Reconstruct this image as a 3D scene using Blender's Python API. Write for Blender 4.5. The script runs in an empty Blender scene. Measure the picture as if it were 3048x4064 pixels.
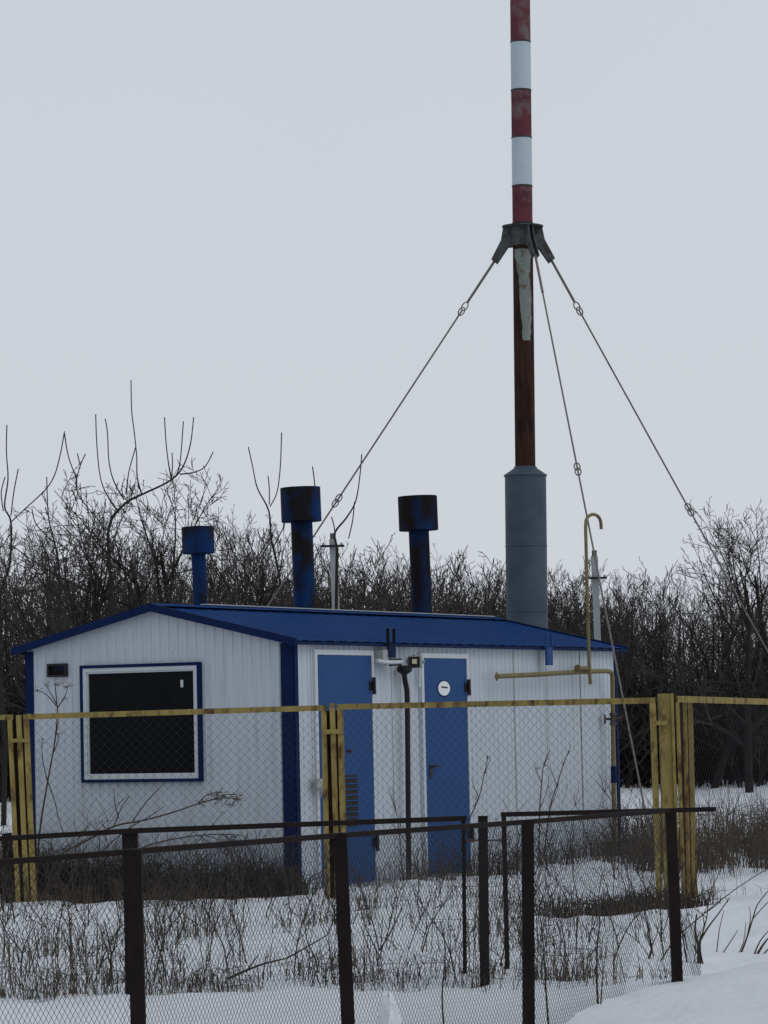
import bpy, math, random
from mathutils import Vector, Matrix, noise
C = bpy.context.scene
COL = C.collection
R = math.radians

# ------------------------------------------------------------------ camera
F, PITCH, ROLL, HC = 12943.97, 0.0648, 0.0209, 1.5823
SC = 3048 / 1659.0
cam_d = bpy.data.cameras.new('camera'); cam = bpy.data.objects.new('camera', cam_d); COL.objects.link(cam)
fw = Vector((0, math.cos(PITCH), math.sin(PITCH))); zz = Vector((0, -math.sin(PITCH), math.cos(PITCH))); xx = Vector((1, 0, 0))
RT = xx * math.cos(ROLL) - zz * math.sin(ROLL); UP = xx * math.sin(ROLL) + zz * math.cos(ROLL)
EYE = Vector((0, 0, HC))
m = Matrix.Identity(4)
for i in range(3):
    m[i][0] = RT[i]; m[i][1] = UP[i]; m[i][2] = -fw[i]; m[i][3] = EYE[i]
cam.matrix_world = m
cam_d.sensor_fit = 'HORIZONTAL'; cam_d.sensor_width = 36; cam_d.lens = 36 * F / 3048
cam_d.clip_start = 0.5; cam_d.clip_end = 3000
C.camera = cam

# ------------------------------------------------------------------ world, sun, exposure
w = bpy.data.worlds.new('World'); C.world = w; w.use_nodes = True
nt = w.node_tree; bg = nt.nodes['Background']; bg.inputs['Strength'].default_value = 0.1
SUN_EL, SUN_AZ = R(48), R(125)      # azimuth clockwise from +Y: behind the camera, to the right
sky = nt.nodes.new('ShaderNodeTexSky'); sky.sky_type = 'NISHITA'; sky.sun_disc = False
sky.sun_elevation = SUN_EL; sky.sun_rotation = SUN_AZ; sky.dust_density = 4; sky.ozone_density = 1
hs = nt.nodes.new('ShaderNodeHueSaturation'); hs.inputs['Saturation'].default_value = 0.25; hs.inputs['Value'].default_value = 1.0
tc = nt.nodes.new('ShaderNodeTexCoord'); sp = nt.nodes.new('ShaderNodeSeparateXYZ')
rp = nt.nodes.new('ShaderNodeValToRGB'); rp.color_ramp.interpolation = 'EASE'
e = rp.color_ramp.elements
e[0].position = 0.0; e[0].color = (0.585, 0.612, 0.662, 1)
e[1].position = 0.28; e[1].color = (0.55, 0.600, 0.650, 1)
e2 = e.new(1.0); e2.color = (0.37, 0.405, 0.45, 1)
sc_ = nt.nodes.new('ShaderNodeVectorMath'); sc_.operation = 'SCALE'; sc_.inputs['Scale'].default_value = 10.0
nz = nt.nodes.new('ShaderNodeTexNoise'); nz.inputs['Scale'].default_value = 3.0; nz.inputs['Detail'].default_value = 4
mr = nt.nodes.new('ShaderNodeMapRange'); mr.inputs['To Min'].default_value = 0.955; mr.inputs['To Max'].default_value = 1.045
sc2 = nt.nodes.new('ShaderNodeVectorMath'); sc2.operation = 'SCALE'
mx = nt.nodes.new('ShaderNodeMix'); mx.data_type = 'RGBA'; mx.inputs['Factor'].default_value = 0.06
L = nt.links.new
L(tc.outputs['Generated'], sp.inputs[0]); L(sp.outputs['Z'], rp.inputs[0])
L(rp.outputs[0], sc_.inputs[0]); L(tc.outputs['Generated'], nz.inputs['Vector']); L(nz.outputs['Fac'], mr.inputs['Value'])
L(sc_.outputs[0], sc2.inputs[0]); L(mr.outputs[0], sc2.inputs['Scale'])
L(sky.outputs[0], hs.inputs['Color']); L(sc2.outputs[0], mx.inputs['A']); L(hs.outputs[0], mx.inputs['B'])
L(mx.outputs['Result'], bg.inputs['Color'])
sd = bpy.data.lights.new('sun', 'SUN'); sd.energy = 0.5; sd.angle = R(35); sd.color = (1.0, 0.97, 0.93)
so = bpy.data.objects.new('sun', sd); COL.objects.link(so)
sdir = Vector((math.sin(SUN_AZ) * math.cos(SUN_EL), math.cos(SUN_AZ) * math.cos(SUN_EL), math.sin(SUN_EL)))
so.rotation_euler = sdir.to_track_quat('Z', 'Y').to_euler()
C.view_settings.view_transform = 'Standard'; C.view_settings.look = 'None'
C.view_settings.exposure = 0.12; C.view_settings.gamma = 1

# ------------------------------------------------------------------ helpers
def ray(x, y):
    u = x * SC - 1524; v = y * SC - 2032
    return (fw * F + RT * u - UP * v).normalized()
def at(x, y, Y):                      # the point at world depth Y seen at that place of the survey grid
    d = ray(x, y); return EYE + d * (Y / d.y)
def onplane(x, y, P, N):
    d = ray(x, y); return EYE + d * ((P - EYE).dot(N) / d.dot(N))
def px_size(Y, n): return n * SC * Y / F

class MB:
    def __init__(s): s.v = []; s.f = []
    def quad(s, a, b, c, d):
        n = len(s.v); s.v += [tuple(a), tuple(b), tuple(c), tuple(d)]; s.f.append((n, n + 1, n + 2, n + 3))
    def box(s, c, ax, ay, az):        # centre and three half-axis vectors
        n = len(s.v); c = Vector(c)
        for i in (-1, 1):
            for j in (-1, 1):
                for k in (-1, 1): s.v.append(tuple(c + ax * i + ay * j + az * k))
        for q in ((0, 1, 3, 2), (4, 6, 7, 5), (0, 4, 5, 1), (2, 3, 7, 6), (0, 2, 6, 4), (1, 5, 7, 3)):
            s.f.append(tuple(n + k for k in q))
    def bar(s, a, b, wx, wy, side=None):   # rectangular bar between two points
        a = Vector(a); b = Vector(b); d = (b - a).normalized()
        side = Vector(side) if side is not None else (Vector((0, 0, 1)) if abs(d.z) < 0.8 else Vector((1, 0, 0)))
        u = (side - d * side.dot(d)).normalized(); v = d.cross(u)
        s.box((a + b) / 2, u * wx / 2, v * wy / 2, d * ((b - a).length / 2))
    def tube(s, pts, rad, n=8, cap=True):
        pts = [Vector(p) for p in pts]
        if not hasattr(rad, '__len__'): rad = [rad] * len(pts)
        base = len(s.v); ref = None
        for i, p in enumerate(pts):
            d = (pts[min(i + 1, len(pts) - 1)] - pts[max(i - 1, 0)])
            d = d.normalized() if d.length > 1e-9 else Vector((0, 0, 1))
            if ref is None: ref = Vector((1, 0, 0)) if abs(d.x) < 0.8 else Vector((0, 1, 0))
            u = (ref - d * ref.dot(d)).normalized(); v = d.cross(u); ref = u
            for k in range(n):
                t = 2 * math.pi * k / n; s.v.append(tuple(p + (u * math.cos(t) + v * math.sin(t)) * rad[i]))
        for i in range(len(pts) - 1):
            for k in range(n):
                a = base + i * n + k; b = base + i * n + (k + 1) % n
                s.f.append((a, b, b + n, a + n))
        if cap:
            s.f.append(tuple(base + k for k in range(n))[::-1])
            s.f.append(tuple(base + (len(pts) - 1) * n + k for k in range(n)))
    def lathe(s, o, prof, n=32, axis=Vector((0, 0, 1))):   # prof: (radius, height) list
        o = Vector(o); axis = axis.normalized(); x = Vector((1, 0, 0)); x = (x - axis * x.dot(axis)).normalized(); y = axis.cross(x)
        base = len(s.v)
        for r_, h in prof:
            for k in range(n):
                t = 2 * math.pi * k / n
                s.v.append(tuple(o + axis * h + (x * math.cos(t) + y * math.sin(t)) * r_))
        for i in range(len(prof) - 1):
            for k in range(n):
                a = base + i * n + k; b = base + i * n + (k + 1) % n; s.f.append((a, b, b + n, a + n))
        s.f.append(tuple(base + k for k in range(n))[::-1]); s.f.append(tuple(base + (len(prof) - 1) * n + k for k in range(n)))
    def build(s, name, mat, parent=None, smooth=False):
        me = bpy.data.meshes.new(name); me.from_pydata(s.v, [], s.f); me.update()
        if smooth:
            me.polygons.foreach_set('use_smooth', [True] * len(me.polygons))
            try: me.set_sharp_from_angle(angle=R(40))
            except Exception: pass
        me.materials.append(mat)
        o = bpy.data.objects.new(name, me); COL.objects.link(o)
        if parent is not None: o.parent = parent; o.matrix_parent_inverse = parent.matrix_world.inverted()
        return o
def tag(o, label=None, cat=None, group=None, kind=None):
    if label: o['label'] = label
    if cat: o['category'] = cat
    if group: o['group'] = group
    if kind: o['kind'] = kind
    return o
def thing(name, loc, label, cat, group=None):
    o = bpy.data.objects.new(name, None); COL.objects.link(o); o.location = loc; o.empty_display_size = 0.2
    o.matrix_world = Matrix.Translation(Vector(loc))
    return tag(o, label, cat, group)

# ------------------------------------------------------------------ materials
def mat(name, col, rough=0.6, metal=0.0, spec=0.5, var=0.0, vscale=6.0, col2=None, scale2=4.0, lo=0.5, hi=0.6, stretch=(1, 1, 1), bump=0.0, bscale=60.0, detail=6.0):
    m = bpy.data.materials.new(name); m.use_nodes = True
    n = m.node_tree.nodes; l = m.node_tree.links.new; b = n['Principled BSDF']
    b.inputs['Roughness'].default_value = rough; b.inputs['Metallic'].default_value = metal
    b.inputs['Specular IOR Level'].default_value = spec
    t = n.new('ShaderNodeTexCoord'); mp = n.new('ShaderNodeMapping'); mp.inputs['Scale'].default_value = stretch
    l(t.outputs['Object'], mp.inputs['Vector'])
    base = None
    if var > 0:
        a = n.new('ShaderNodeTexNoise'); a.inputs['Scale'].default_value = vscale; a.inputs['Detail'].default_value = detail
        l(mp.outputs[0], a.inputs['Vector'])
        mrn = n.new('ShaderNodeMapRange'); mrn.inputs['From Min'].default_value = 0.25; mrn.inputs['From Max'].default_value = 0.75
        mrn.inputs['To Min'].default_value = 1 - var; mrn.inputs['To Max'].default_value = 1 + var
        l(a.outputs['Fac'], mrn.inputs['Value'])
        vm = n.new('ShaderNodeVectorMath'); vm.operation = 'SCALE'; vm.inputs[0].default_value = col[:3]
        l(mrn.outputs[0], vm.inputs['Scale']); base = vm.outputs[0]
    if col2 is not None:
        a2 = n.new('ShaderNodeTexNoise'); a2.inputs['Scale'].default_value = scale2; a2.inputs['Detail'].default_value = 8
        a2.inputs['Roughness'].default_value = 0.62
        l(mp.outputs[0], a2.inputs['Vector'])
        rm = n.new('ShaderNodeMapRange'); rm.inputs['From Min'].default_value = lo; rm.inputs['From Max'].default_value = hi
        l(a2.outputs['Fac'], rm.inputs['Value'])
        mm = n.new('ShaderNodeMix'); mm.data_type = 'RGBA'; l(rm.outputs[0], mm.inputs['Factor'])
        if base is not None: l(base, mm.inputs['A'])
        else: mm.inputs['A'].default_value = (*col[:3], 1)
        mm.inputs['B'].default_value = (*col2[:3], 1); base = mm.outputs['Result']
    if base is not None: l(base, b.inputs['Base Color'])
    else: b.inputs['Base Color'].default_value = (*col[:3], 1)
    if bump > 0:
        bn = n.new('ShaderNodeTexNoise'); bn.inputs['Scale'].default_value = bscale; bn.inputs['Detail'].default_value = 5
        l(t.outputs['Object'], bn.inputs['Vector'])
        bp = n.new('ShaderNodeBump'); bp.inputs['Strength'].default_value = bump; bp.inputs['Distance'].default_value = 0.02
        l(bn.outputs['Fac'], bp.inputs['Height']); l(bp.outputs[0], b.inputs['Normal'])
    return m
M = {}
M['snow'] = mat('snow', (0.70, 0.725, 0.77), 0.75, spec=0.25, var=0.05, vscale=1.5, bump=0.8, bscale=14)
M['wall'] = mat('white_profiled_sheet', (0.48, 0.525, 0.58), 0.5, spec=0.3, var=0.05, vscale=1.2, col2=(0.34, 0.345, 0.35), scale2=2.2, lo=0.54, hi=0.9, stretch=(4, 4, 0.5))
M['trim'] = mat('navy_trim', (0.004, 0.014, 0.062), 0.6, spec=0.08, var=0.12, vscale=3)
M['roof'] = mat('blue_roof_sheet', (0.006, 0.036, 0.135), 0.7, spec=0.03, var=0.10, vscale=1.2, stretch=(1, 1, 1))
M['door'] = mat('blue_door_paint', (0.025, 0.072, 0.20), 0.6, spec=0.10, var=0.08, vscale=2.5, col2=(0.05, 0.07, 0.10), scale2=5, lo=0.66, hi=0.78)
M['ridge'] = mat('pale_ridge_metal', (0.36, 0.40, 0.44), 0.5, var=0.1)
M['pvc'] = mat('white_window_plastic', (0.50, 0.53, 0.57), 0.45, var=0.05)
M['pane'] = mat('dark_pane', (0.006, 0.0065, 0.0085), 0.12, spec=0.05, var=0.35, vscale=1.3)
M['black'] = mat('black_plastic', (0.006, 0.006, 0.008), 0.5, spec=0.3)
M['grey'] = mat('grey_lamp_body', (0.30, 0.31, 0.31), 0.5, var=0.1)
M['led'] = mat('pale_lamp_lens', (0.55, 0.52, 0.33), 0.3)
M['sign'] = mat('white_sticker', (0.75, 0.77, 0.78), 0.5)
M['vent'] = mat('rusty_blue_paint', (0.006, 0.027, 0.098), 0.65, spec=0.06, var=0.25, vscale=4, col2=(0.012, 0.011, 0.012), scale2=2.6, lo=0.43, hi=0.57, stretch=(1, 1, 0.7))
M['vent2'] = mat('blue_paint_gone_to_rust', (0.007, 0.028, 0.095), 0.7, spec=0.05, var=0.25, vscale=4, col2=(0.013, 0.010, 0.010), scale2=2.6, lo=0.38, hi=0.56, stretch=(1, 1, 0.6))
M['galv'] = mat('galvanised_sheet', (0.062, 0.084, 0.110), 0.6, metal=0.1, spec=0.15, var=0.22, vscale=2.0, stretch=(1.5, 1.5, 2.2))
M['rust'] = mat('rusted_pipe', (0.040, 0.021, 0.016), 0.85, spec=0.08, var=0.4, vscale=5, stretch=(3, 3, 0.6), col2=(0.014, 0.009, 0.009), scale2=3, lo=0.5, hi=0.65)
M['flake'] = mat('pale_old_paint', (0.20, 0.225, 0.205), 0.75, spec=0.1, var=0.2, vscale=6, col2=(0.13, 0.08, 0.05), scale2=7, lo=0.55, hi=0.66)
M['red'] = mat('faded_red_paint', (0.112, 0.034, 0.044), 0.75, spec=0.1, var=0.3, vscale=4, col2=(0.15, 0.12, 0.12), scale2=3.6, lo=0.50, hi=0.66)
M['white'] = mat('white_band_paint', (0.43, 0.50, 0.55), 0.65, spec=0.2, var=0.06)
M['collar'] = mat('weathered_grey_steel', (0.055, 0.062, 0.062), 0.7, var=0.3, vscale=8, col2=(0.03, 0.018, 0.014), scale2=9, lo=0.5, hi=0.6)
M['darksteel'] = mat('dark_steel', (0.02, 0.018, 0.02), 0.6, var=0.3)
M['wire'] = mat('steel_cable', (0.13, 0.115, 0.105), 0.6, var=0.2)
M['yellow'] = mat('yellow_fence_paint', (0.25, 0.195, 0.068), 0.75, spec=0.1, var=0.28, vscale=5, col2=(0.085, 0.048, 0.025), scale2=6, lo=0.50, hi=0.66, stretch=(2, 2, 0.8))
M['gas'] = mat('dull_yellow_pipe', (0.19, 0.155, 0.075), 0.65, spec=0.15, var=0.15, vscale=5, col2=(0.12, 0.075, 0.045), scale2=5, lo=0.52, hi=0.66)
M['valve'] = mat('brown_valve', (0.06, 0.035, 0.028), 0.6, var=0.2)
M['mesh'] = mat('galvanised_mesh', (0.026, 0.028, 0.033), 0.7, spec=0.2)
M['brown'] = mat('brown_fence_paint', (0.012, 0.0085, 0.0085), 0.7, spec=0.12, var=0.3, vscale=8, col2=(0.022, 0.012, 0.010), scale2=7, lo=0.55, hi=0.68)
M['meshd'] = mat('rusty_chain_link', (0.024, 0.024, 0.028), 0.8, spec=0.15)
M['concrete'] = mat('pale_concrete', (0.24, 0.255, 0.26), 0.85, var=0.12, vscale=3)
M['bark'] = mat('dark_bark', (0.020, 0.018, 0.017), 0.9, spec=0.1, var=0.35, vscale=3)
M['bark2'] = mat('brownish_bark', (0.026, 0.023, 0.022), 0.9, spec=0.1, var=0.35, vscale=3)
M['twig'] = mat('grey_brown_twigs', (0.054, 0.047, 0.043), 0.9, spec=0.1, var=0.25, vscale=2)
M['thicket'] = mat('dark_brushwood', (0.017, 0.0145, 0.012), 0.95, spec=0.02, var=0.5, vscale=1.2)
M['grass'] = mat('dead_grass', (0.085, 0.068, 0.050), 0.9, spec=0.1, var=0.5, vscale=2.5)
M['grassd'] = mat('dark_dead_grass', (0.036, 0.029, 0.020), 0.9, spec=0.1, var=0.5, vscale=2.5)
M['weed'] = mat('dry_weed_stem', (0.055, 0.043, 0.034), 0.9, spec=0.1, var=0.3, vscale=3)
M['orange'] = mat('rusty_latch_wire', (0.16, 0.055, 0.03), 0.8)

# ------------------------------------------------------------------ ground
def sstep(a, b, x):
    t = min(1, max(0, (x - a) / (b - a))); return t * t * (3 - 2 * t)
def gz(x, y):
    z = 0.40 * sstep(35, 60, y)
    z += 0.06 * noise.noise(Vector((x * 0.7, y * 0.55, 0.3))) + 0.05 * noise.noise(Vector((x * 2.1, y * 1.5, 4.1)))
    if 16 < y < 40: z += 0.024 * noise.noise(Vector((x * 4.4, y * 3.4, 2.2))) + 0.006 * noise.noise(Vector((x * 11, y * 11, 1.2)))
    z += 0.07 * math.exp(-((y - 19.2 - 0.25 * math.sin(x * 1.3)) / 0.55) ** 2) * sstep(-0.1, -1.0, x)       # snow ridge at the back gate
    z += 0.50 * math.exp(-((x - 4.0) / 1.05) ** 2 - ((y - 24.8) / 2.2) ** 2)                              # drift on the right
    z += 0.50 * math.exp(-((x - 3.2) / 1.0) ** 2 - ((y - 18.0) / 1.3) ** 2)
    z += 0.07 * math.exp(-((x - 1.8) / 0.8) ** 2 - ((y - 18.2) / 1.2) ** 2)
    z -= 0.10 * math.exp(-((x - 2.1) / 1.0) ** 2 - ((y - 27.6) / 1.0) ** 2)                                # hollow by the yellow post
    z -= 0.12 * math.exp(-((x + 2.4) / 1.6) ** 2 - ((y - 31.4) / 0.7) ** 2)
    return z
def build_ground():
    xs = []; x = -400.0
    def axis(dense_a, dense_b, st, far_a, far_b):
        r = []; v = dense_a
        while v <= dense_b: r.append(v); v += st
        g = st; v = dense_b
        while v < far_b: g *= 1.35; v += g; r.append(v)
        g = st; v = dense_a; pre = []
        while v > far_a: g *= 1.35; v -= g; pre.append(v)
        return pre[::-1] + r
    ax = axis(-6.5, 6.5, 0.075, -900, 900); ay = axis(15.0, 42.0, 0.085, -250, 1500)
    mb = MB(); nx = len(ax)
    for yv in ay:
        for xv in ax: mb.v.append((xv, yv, gz(xv, yv)))
    for j in range(len(ay) - 1):
        for i in range(nx - 1):
            a = j * nx + i; mb.f.append((a, a + 1, a + nx + 1, a + nx))
    tag(mb.build('snowy_ground', M['snow'], smooth=True), kind='structure')
build_ground()

# ------------------------------------------------------------------ the boiler house
PHI = 1.0714; BW, BL, BH, HR = 3.1101, 7.4181, 2.40, 0.3647
O = Vector((-0.9027, 31.4888, 0)); A = Vector((math.cos(PHI), math.sin(PHI), 0)); B = Vector((-math.sin(PHI), math.cos(PHI), 0)); Z = Vector((0, 0, 1))
def bp(s, t, z): return O + A * s + B * t + Z * z
def onlong(x, y, off=0.0):            # (s, z) on the long wall
    p = onplane(x, y, O - B * off, B) - O; return p.dot(A), p.z
def ongable(x, y, off=0.0):           # (t, z) on the gable
    p = onplane(x, y, O - A * off, A) - O; return p.dot(B), p.z
house = thing('boiler_house', bp(0, 0, 0), 'white profiled-metal boiler house with blue gabled roof and two blue doors behind the yellow fence', 'building')
KR = HR / (BW / 2)
def rz(t): return BH + HR - abs(t - BW / 2) * KR
def profile(length, pitch=0.10, depth=0.009):      # trapezoid rib profile: (pos, out)
    r = []; p = 0.0
    while p < length:
        for q, d in ((0, 0), (0.42, 0), (0.5, depth), (0.92, depth)):
            if p + q * pitch < length: r.append((p + q * pitch, d))
        p += pitch
    r.append((length, 0)); return r
def gable_wall(s0, sgn):
    mb = MB(); pr = profile(BW, 0.105)
    for (t0, d0), (t1, d1) in zip(pr, pr[1:]):
        mb.quad(bp(s0 - sgn * d0, t0, -0.3), bp(s0 - sgn * d1, t1, -0.3), bp(s0 - sgn * d1, t1, rz(t1) - 0.01), bp(s0 - sgn * d0, t0, rz(t0) - 0.01))
    return mb
def long_wall(t0, sgn):
    mb = MB(); pr = profile(BL, 0.105)
    for (s0, d0), (s1, d1) in zip(pr, pr[1:]):
        mb.quad(bp(s0, t0 - sgn * d0, -0.3), bp(s1, t0 - sgn * d1, -0.3), bp(s1, t0 - sgn * d1, BH - 0.005), bp(s0, t0 - sgn * d0, BH - 0.005))
    return mb
g = gable_wall(0, 1)
random.seed(3)
for k, xx_ in enumerate((455, 560, 655, 712, 808, 905, 1010, 1112, 1218, 1312)):     # screw heads of the joint line, zoomed crop columns
    t, z = ongable(xx_ * 0.4101, 1251.8 + 380 * 0.4101, 0.012)
    g.box(bp(-0.012, t, z + random.uniform(-.006, .006)), A * 0.003, B * 0.005, Z * 0.008)
front_gable = g.build('gable_wall', M['wall'], house)
long_wall(0, 1).build('side_wall', M['wall'], house)
gable_wall(BL, -1).build('gable_wall', M['wall'], house)
long_wall(BW, -1).build('side_wall', M['wall'], house)
# screws are dark: a small separate mesh laid on the wall
def trim_corner(s, t, ds, dt, wa, wb):
    mb = MB()
    if wb: mb.box(bp(s - ds * 0.013, t + dt * wb / 2 - dt * 0.02, BH / 2 - 0.16), A * 0.007, B * (wb / 2 + 0.0), Z * (BH / 2 + 0.14))
    if wa: mb.box(bp(s + ds * wa / 2 - ds * 0.02, t - dt * 0.013, BH / 2 - 0.161), A * (wa / 2 + 0.0), B * 0.0075, Z * (BH / 2 + 0.139))
    return mb.build('corner_trim', M['trim'], house)
trim_corner(0, 0, 1, 1, 0.07, 0.155)
trim_corner(0, BW, 1, -1, 0.09, 0.10)
trim_corner(BL, 0, -1, 1, 0.06, 0.10)
trim_corner(BL, BW, -1, -1, 0.06, 0.10)
# roof
GO, EO = 0.12, 0.10
def slope(sgn):
    mb = MB(); pr = profile(BL + 2 * GO, 0.25, 0.006)
    tr, te = BW / 2, (-EO if sgn > 0 else BW + EO)
    def pt(s, t, d): return bp(s - GO, t, rz(t) + 0.02 + d)
    for (s0, d0), (s1, d1) in zip(pr, pr[1:]):
        mb.quad(pt(s0, te, d0), pt(s1, te, d1), pt(s1, tr, d1), pt(s0, tr, d0))
        mb.quad(pt(s0, te, d0 - 0.004), pt(s0, tr, d0 - 0.004), pt(s1, tr, d1 - 0.004), pt(s1, te, d1 - 0.004))
    return mb
roof = slope(1).build('roof', M['roof'], house)
s2_ = slope(-1).build('roof', M['roof'], house)
rc = MB()
for sg in (-1, 1):
    a0 = bp(-GO, BW / 2, BH + HR + 0.052); a1 = bp(BL + GO, BW / 2, BH + HR + 0.052)
    b0 = bp(-GO, BW / 2 + sg * 0.10, rz(BW / 2 + 0.10) + 0.047); b1 = bp(BL + GO, BW / 2 + sg * 0.10, rz(BW / 2 + 0.10) + 0.047)
    rc.quad(a0, a1, b1, b0)
rc.build('ridge_cap', M['roof'], roof)
rl = MB(); rl.box(bp(BL / 2 + 0.45, BW / 2 + 0.02, BH + HR + 0.062), A * (BL / 2 - 0.45), B * 0.03, Z * 0.005)
rl.build('ridge_strip', M['ridge'], roof)
for s0 in (-GO, BL + GO):              # verge boards along both gable ends, and eaves strips
    for sg in (-1, 1):
        te = BW / 2 + sg * (BW / 2 + EO + 0.005)
        mb = MB(); n = (Z + B * sg * KR).normalized()
        p0 = bp(s0, BW / 2, BH + HR + 0.008); p1 = bp(s0, te, rz(te) + 0.008)
        mb.bar(p0, p1, 0.075, 0.026, side=n); mb.build('verge_board', M['trim'], roof)
for t_ in (-EO + 0.005, BW + EO - 0.005):
    mb = MB(); mb.box(bp(BL / 2, t_, rz(t_) - 0.004), A * (BL / 2 + GO - 0.02), B * 0.006, Z * 0.014); mb.build('eaves_strip', M['trim'], roof)
mb = MB(); mb.box(bp(BL / 2, -EO / 2, BH - 0.030), A * (BL / 2), B * (EO / 2 - 0.008), Z * 0.004); mb.build('soffit', M['wall'], roof)
# window on the gable
def gbox(mb, x0, y0, x1, y1, off, th):    # axis-aligned box on the gable from survey corners
    t0, z0 = ongable(x0, y0); t1, z1 = ongable(x1, y1)
    mb.box(bp(-off, (t0 + t1) / 2, (z0 + z1) / 2), A * th / 2, B * abs(t1 - t0) / 2, Z * abs(z1 - z0) / 2)
def rect_frame(mb, t0, t1, z0, z1, wd, off, th):
    for (ta, tb, za, zb) in ((t0, t1, z1 - wd, z1), (t0, t1, z0, z0 + wd), (t0, t0 + wd, z0 + wd, z1 - wd), (t1 - wd, t1, z0 + wd, z1 - wd)):
        mb.box(bp(-off, (ta + tb) / 2, (za + zb) / 2), A * th / 2, B * (tb - ta) / 2, Z * (zb - za) / 2)
WT0, WT1, WZ0, WZ1 = BW - 2.0759 + 0.0, BW - 0.6681, 1.0665 - 0.01, 2.2142 + 0.01
wt0, wt1 = WT0, WT1
mb = MB(); rect_frame(mb, wt0, wt1, WZ0, WZ1, 0.032, 0.034, 0.05)
win = mb.build('window', M['trim'], house)
mb = MB(); rect_frame(mb, wt0 + 0.032, wt1 - 0.032, WZ0 + 0.032, WZ1 - 0.032, 0.036, 0.030, 0.042)
rect_frame(mb, wt0 + 0.068, wt1 - 0.068, WZ0 + 0.068, WZ1 - 0.068, 0.018, 0.022, 0.030)
mb.build('frame', M['pvc'], win)
mb = MB(); mb.box(bp(-0.014, (wt0 + wt1) / 2, (WZ0 + WZ1) / 2), A * 0.004, B * ((wt1 - wt0) / 2 - 0.084), Z * ((WZ1 - WZ0) / 2 - 0.084))
mb.build('pane', M['pane'], win)
mb = MB(); t, z = ongable(965 * .4101, 1251.8 + 548 * .4101)
mb.box(bp(-0.023, t, z), A * 0.004, B * 0.014, Z * 0.036); mb.build('catch', M['pvc'], win)
# small hooded vent on the gable
t0, z0 = ongable(107, 1463); t1, z1 = ongable(148, 1433); 
mb = MB(); rect_frame(mb, min(t0, t1), max(t0, t1), z0, z1, 0.022, 0.028, 0.036); gv = mb.build('air_grille', M['black'], house)
mb = MB(); tm = (t0 + t1) / 2; hw = abs(t1 - t0) / 2 - 0.022; hh = (z1 - z0) / 2 - 0.022; zm = (z0 + z1) / 2
mb.box(bp(-0.016, tm, zm), A * 0.004, B * hw, Z * hh)
for k in range(3):
    mb.box(bp(-0.026, tm, zm + (k - 1) * 0.042), (A * -0.008 + Z * 0.012), B * hw * .95, Z * 0.003)
mb.build('slat', M['vent'], gv)
# doors on the long wall
def lbox(mb, s0, s1, z0, z1, off, th):
    mb.box(bp((s0 + s1) / 2, -off, (z0 + z1) / 2), A * (s1 - s0) / 2, B * th / 2, Z * (z1 - z0) / 2)
def lrect(x0, x1, ytop, off=0.02):
    s0, z = onlong(x0, ytop, off); s1, z2 = onlong(x1, ytop, off); return s0, s1, (z + z2) / 2
def door(x0, x1, ytop, zbot):
    s0, s1, zt = lrect(x0, x1, ytop)
    mb = MB(); lbox(mb, s0, s1, zbot, zt, 0.026, 0.03); d = mb.build('door', M['door'], house)
    mb = MB(); wd = 0.055
    lbox(mb, s0 - wd, s0 - 0.004, zbot, zt + wd, 0.024, 0.044); lbox(mb, s1 + 0.004, s1 + wd, zbot, zt + wd, 0.024, 0.044); lbox(mb, s0 - 0.004, s1 + 0.004, zt + 0.004, zt + wd, 0.024, 0.044)
    mb.build('door_frame', M['pvc'], d)
    for hz in (zt - 0.30, 0.4):
        mb = MB(); mb.tube([bp(s1 + 0.012, -0.065, hz - 0.085), bp(s1 + 0.012, -0.062, hz + 0.085)], 0.019, 10)
        mb.box(bp(s1 - 0.03, -0.046, hz), A * 0.028, B * 0.004, Z * 0.045); mb.build('hinge', M['black'], d)
    return d, s0, s1, zt
d1, a0, a1, dz1 = door(681, 797.5, 1416, 0.02)
tag(d1, 'blue door with louvred vent, partly behind the yellow post')
d2, c0, c1, dz2 = door(911, 1003, 1423, 0.02)
tag(d2, 'blue door with a round white sticker')
s0, z1 = onlong(744, 1675, .04); s1, z0 = onlong(773, 1783, .04); s0 -= 0.16
mb = MB(); mb.box(bp((s0 + s1) / 2, -0.045, (z0 + z1) / 2), A * (s1 - s0) / 2, B * 0.003, Z * (z1 - z0) / 2); lv = mb.build('louvre', M['black'], d1)
mb = MB(); nsl = 9
for k in range(nsl):
    zc = z0 + (k + 0.5) * (z1 - z0) / nsl
    mb.box(bp((s0 + s1) / 2, -0.058, zc), A * ((s1 - s0) / 2 - 0.008), (B * -0.005 + Z * -0.005), (Z * 0.0015 + B * -0.001))
mb.build('slat', M['door'], lv)
s_, z_ = onlong(755, 1622, .045); mb = MB(); mb.box(bp(s_, -0.047, z_), A * 0.055, B * 0.006, Z * 0.014); mb.tube([bp(s_ - .03, -0.05, z_), bp(s_ - .03, -0.085, z_)], 0.01, 8); mb.build('handle', M['darksteel'], d1)
s_, z_ = onlong(686, 1692, .045); mb = MB(); lbox(mb, s_ - 0.10, s_ + 0.06, z_ - 0.045, z_ + 0.045, 0.075, 0.05); mb.tube([bp(s_ - .05, -.10, z_ - .05), bp(s_ - .07, -.10, z_ - .13), bp(s_ - .03, -.10, z_ - .13), bp(s_ - .02, -.10, z_ - .05)], 0.007, 6)
mb.build('padlock', M['grey'], d1)
s_, z_ = onlong(931, 1662, .045); mb = MB(); lbox(mb, s_ - 0.03, s_ + 0.03, z_ - 0.09, z_ + 0.05, 0.045, 0.012); mb.tube([bp(s_, -.05, z_ + .03), bp(s_, -.095, z_ + .03), bp(s_ + 0.11, -.095, z_ + .035)], 0.011, 8); mb.build('handle', M['darksteel'], d2)
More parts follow.
